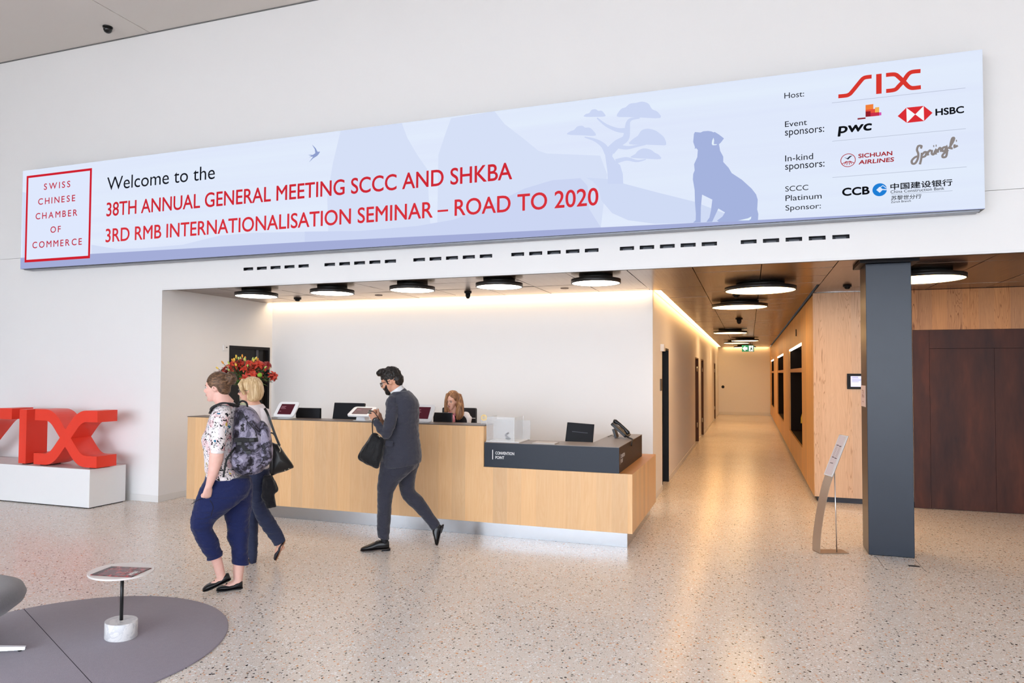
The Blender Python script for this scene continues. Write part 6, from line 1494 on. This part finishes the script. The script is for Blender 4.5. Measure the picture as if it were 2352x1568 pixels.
# ---------------------------------------------------------------- receptionist
KR = 3.675
gr_ = V((-3.42, 7.72, 0))
rc = Fig(600, 860, KR, gr_)
TR = thing('person', tuple(gr_), 'seated receptionist with long light brown hair, pink scarf and dark vest', 'person')
FR = (-rc.N*.80-rc.R*.55); MR = frame((FR+V((0, 0, -.22))).normalized(), U0); hcr = rc.pt(1612, 218, 0); SR = .90
b = MB(); head(b, hcr, MR, SR, neck=rc.pt(1628, 345, .03), neck_r=.05, jaw=.88)
tr_ = [(1600, 322, 1660, 322, .03, .06), (1570, 350, 1720, 345, .04, .085), (1555, 385, 1755, 380, .05, .11), (1552, 450, 1752, 450, .05, .125), (1562, 560, 1742, 560, .05, .12), (1560, 660, 1745, 660, .06, .13), (1555, 760, 1750, 760, .08, .14)]
rc.secs(b, tr_, shrink=.88)
FH = FR.normalized(); hipc = rc.pt(1650, 740, .08)
SQ = FH.cross(U0)
for l in (-1, 1):
    k_ = hipc+SQ*(.1*l)+FH*.42; b.tube([hipc+SQ*(.09*l), k_, k_+FH*.02-V((0, 0, .06))], [.085, .06, .055], 14)
    b.tube([k_, V((k_.x, k_.y, .08))-FH*.05, V((k_.x, k_.y, .05))-FH*.05], [.052, .038, .036], 12); b.tube([V((k_.x, k_.y, .04))-FH*.07, V((k_.x, k_.y, .03))+FH*.08], [.032, .026], 10)
sh_l, sh_r = rc.pt(1738, 362, .05), rc.pt(1582, 362, .05)
for (s_, sgn) in ((sh_l, 1), (sh_r, -1)):
    el = s_+V((0, 0, -.30))+FH*.06; wr = el+FH*.24+V((0, 0, .02)); b.tube([s_, el, wr], [.042, .038, .024], 12); b.ell(el, .038); hand(b, wr, FH, V((0, 0, 1)), side=sgn, s=.85, curl=(20, 25, 20))
o = b.build('body', M_skin2, TR); remesh(o, .0055, 2); face_bits(o, hcr, MR, SR, brow='4c3324', lip='b5524f', iris='3a2c24')
q = MB(); rc.secs(q, tr_[1:], k=3); o = q.build('vest', cloth('black vest', '17161b', '201f26', 150., fold=.4), TR); remesh(o, .007, 3)
q = MB()
for s_ in (sh_l, sh_r):
    el = s_+V((0, 0, -.30))+FH*.06; wr = el+FH*.20+V((0, 0, .015)); q.tube([s_+(rc.R*-.03 if s_ is sh_l else rc.R*.03)+V((0, 0, .02)), s_, (s_+el)/2, el, wr], [.048, .060, .058, .05, .04], 14); q.ell(el, .05); q.ell(s_+(rc.R*-.02 if s_ is sh_l else rc.R*.02)+V((0, 0, .012)), .058)
o = q.build('blouse', cloth('white blouse', 'f3f0f0', 'e6e2e4', 150., fold=.5), TR); remesh(o, .007, 4); wrinkle(o, .004, 12.)
q = MB(); nk = rc.pt(1622, 330, -.03); q.tube([rc.pt(1590, 318, -.02), rc.pt(1600, 335, -.09), rc.pt(1625, 340, -.10), rc.pt(1650, 330, -.04)], .016, 8)
q.tube([rc.pt(1606, 335, -.10), rc.pt(1606, 370, -.12), rc.pt(1612, 415, -.115)], [.014, .02, .022], 8, flat=.5); q.tube([rc.pt(1622, 340, -.10), rc.pt(1628, 370, -.115), rc.pt(1628, 400, -.11)], [.012, .016, .016], 8, flat=.5); q.build('scarf', cloth('pink silk scarf', 'e79aa6', 'd77f90', 60., rough=.4, fold=.6), TR)
M_lb = hairmat('light brown hair', '5d3d28', '8b6040', 'b98a5e', (34, 34, 2))
PR = lambda f, l, u: hcr+MR @ V((f*SR, l*SR, u*SR))
q = MB(); q.ell(PR(-.025, 0, .035), V((.100, .088, .100))*SR, 24, 16, M=MR)
rings = []
for u, fr, bk, w in ((.05, .035, -.115, .085), (0, .015, -.12, .092), (-.06, .005, -.115, .096), (-.12, .0, -.105, .098), (-.17, -.005, -.10, .095)):
    rings.append([PR((fr+bk)/2+(fr-bk)/2*cos(2*pi*k/26), w*sin(2*pi*k/26), u) for k in range(26)])
q.loft(rings)
rc.secs(q, [(1645, 150, 1690, 165, -.03, .05), (1650, 210, 1705, 215, -.05, .045), (1648, 270, 1712, 270, -.075, .042), (1640, 330, 1712, 330, -.09, .036), (1645, 370, 1700, 362, -.095, .028), (1652, 384, 1680, 380, -.095, .015)])
rc.secs(q, [(1560, 160, 1590, 150, -.03, .035), (1546, 220, 1572, 215, -.045, .03), (1544, 270, 1574, 265, -.06, .03), (1543, 318, 1592, 315, -.06, .025)])
o = q.build('hair', M_lb, TR); remesh(o, .0045, 5); wrinkle(o, .0015, 50., (1, 1, .1))
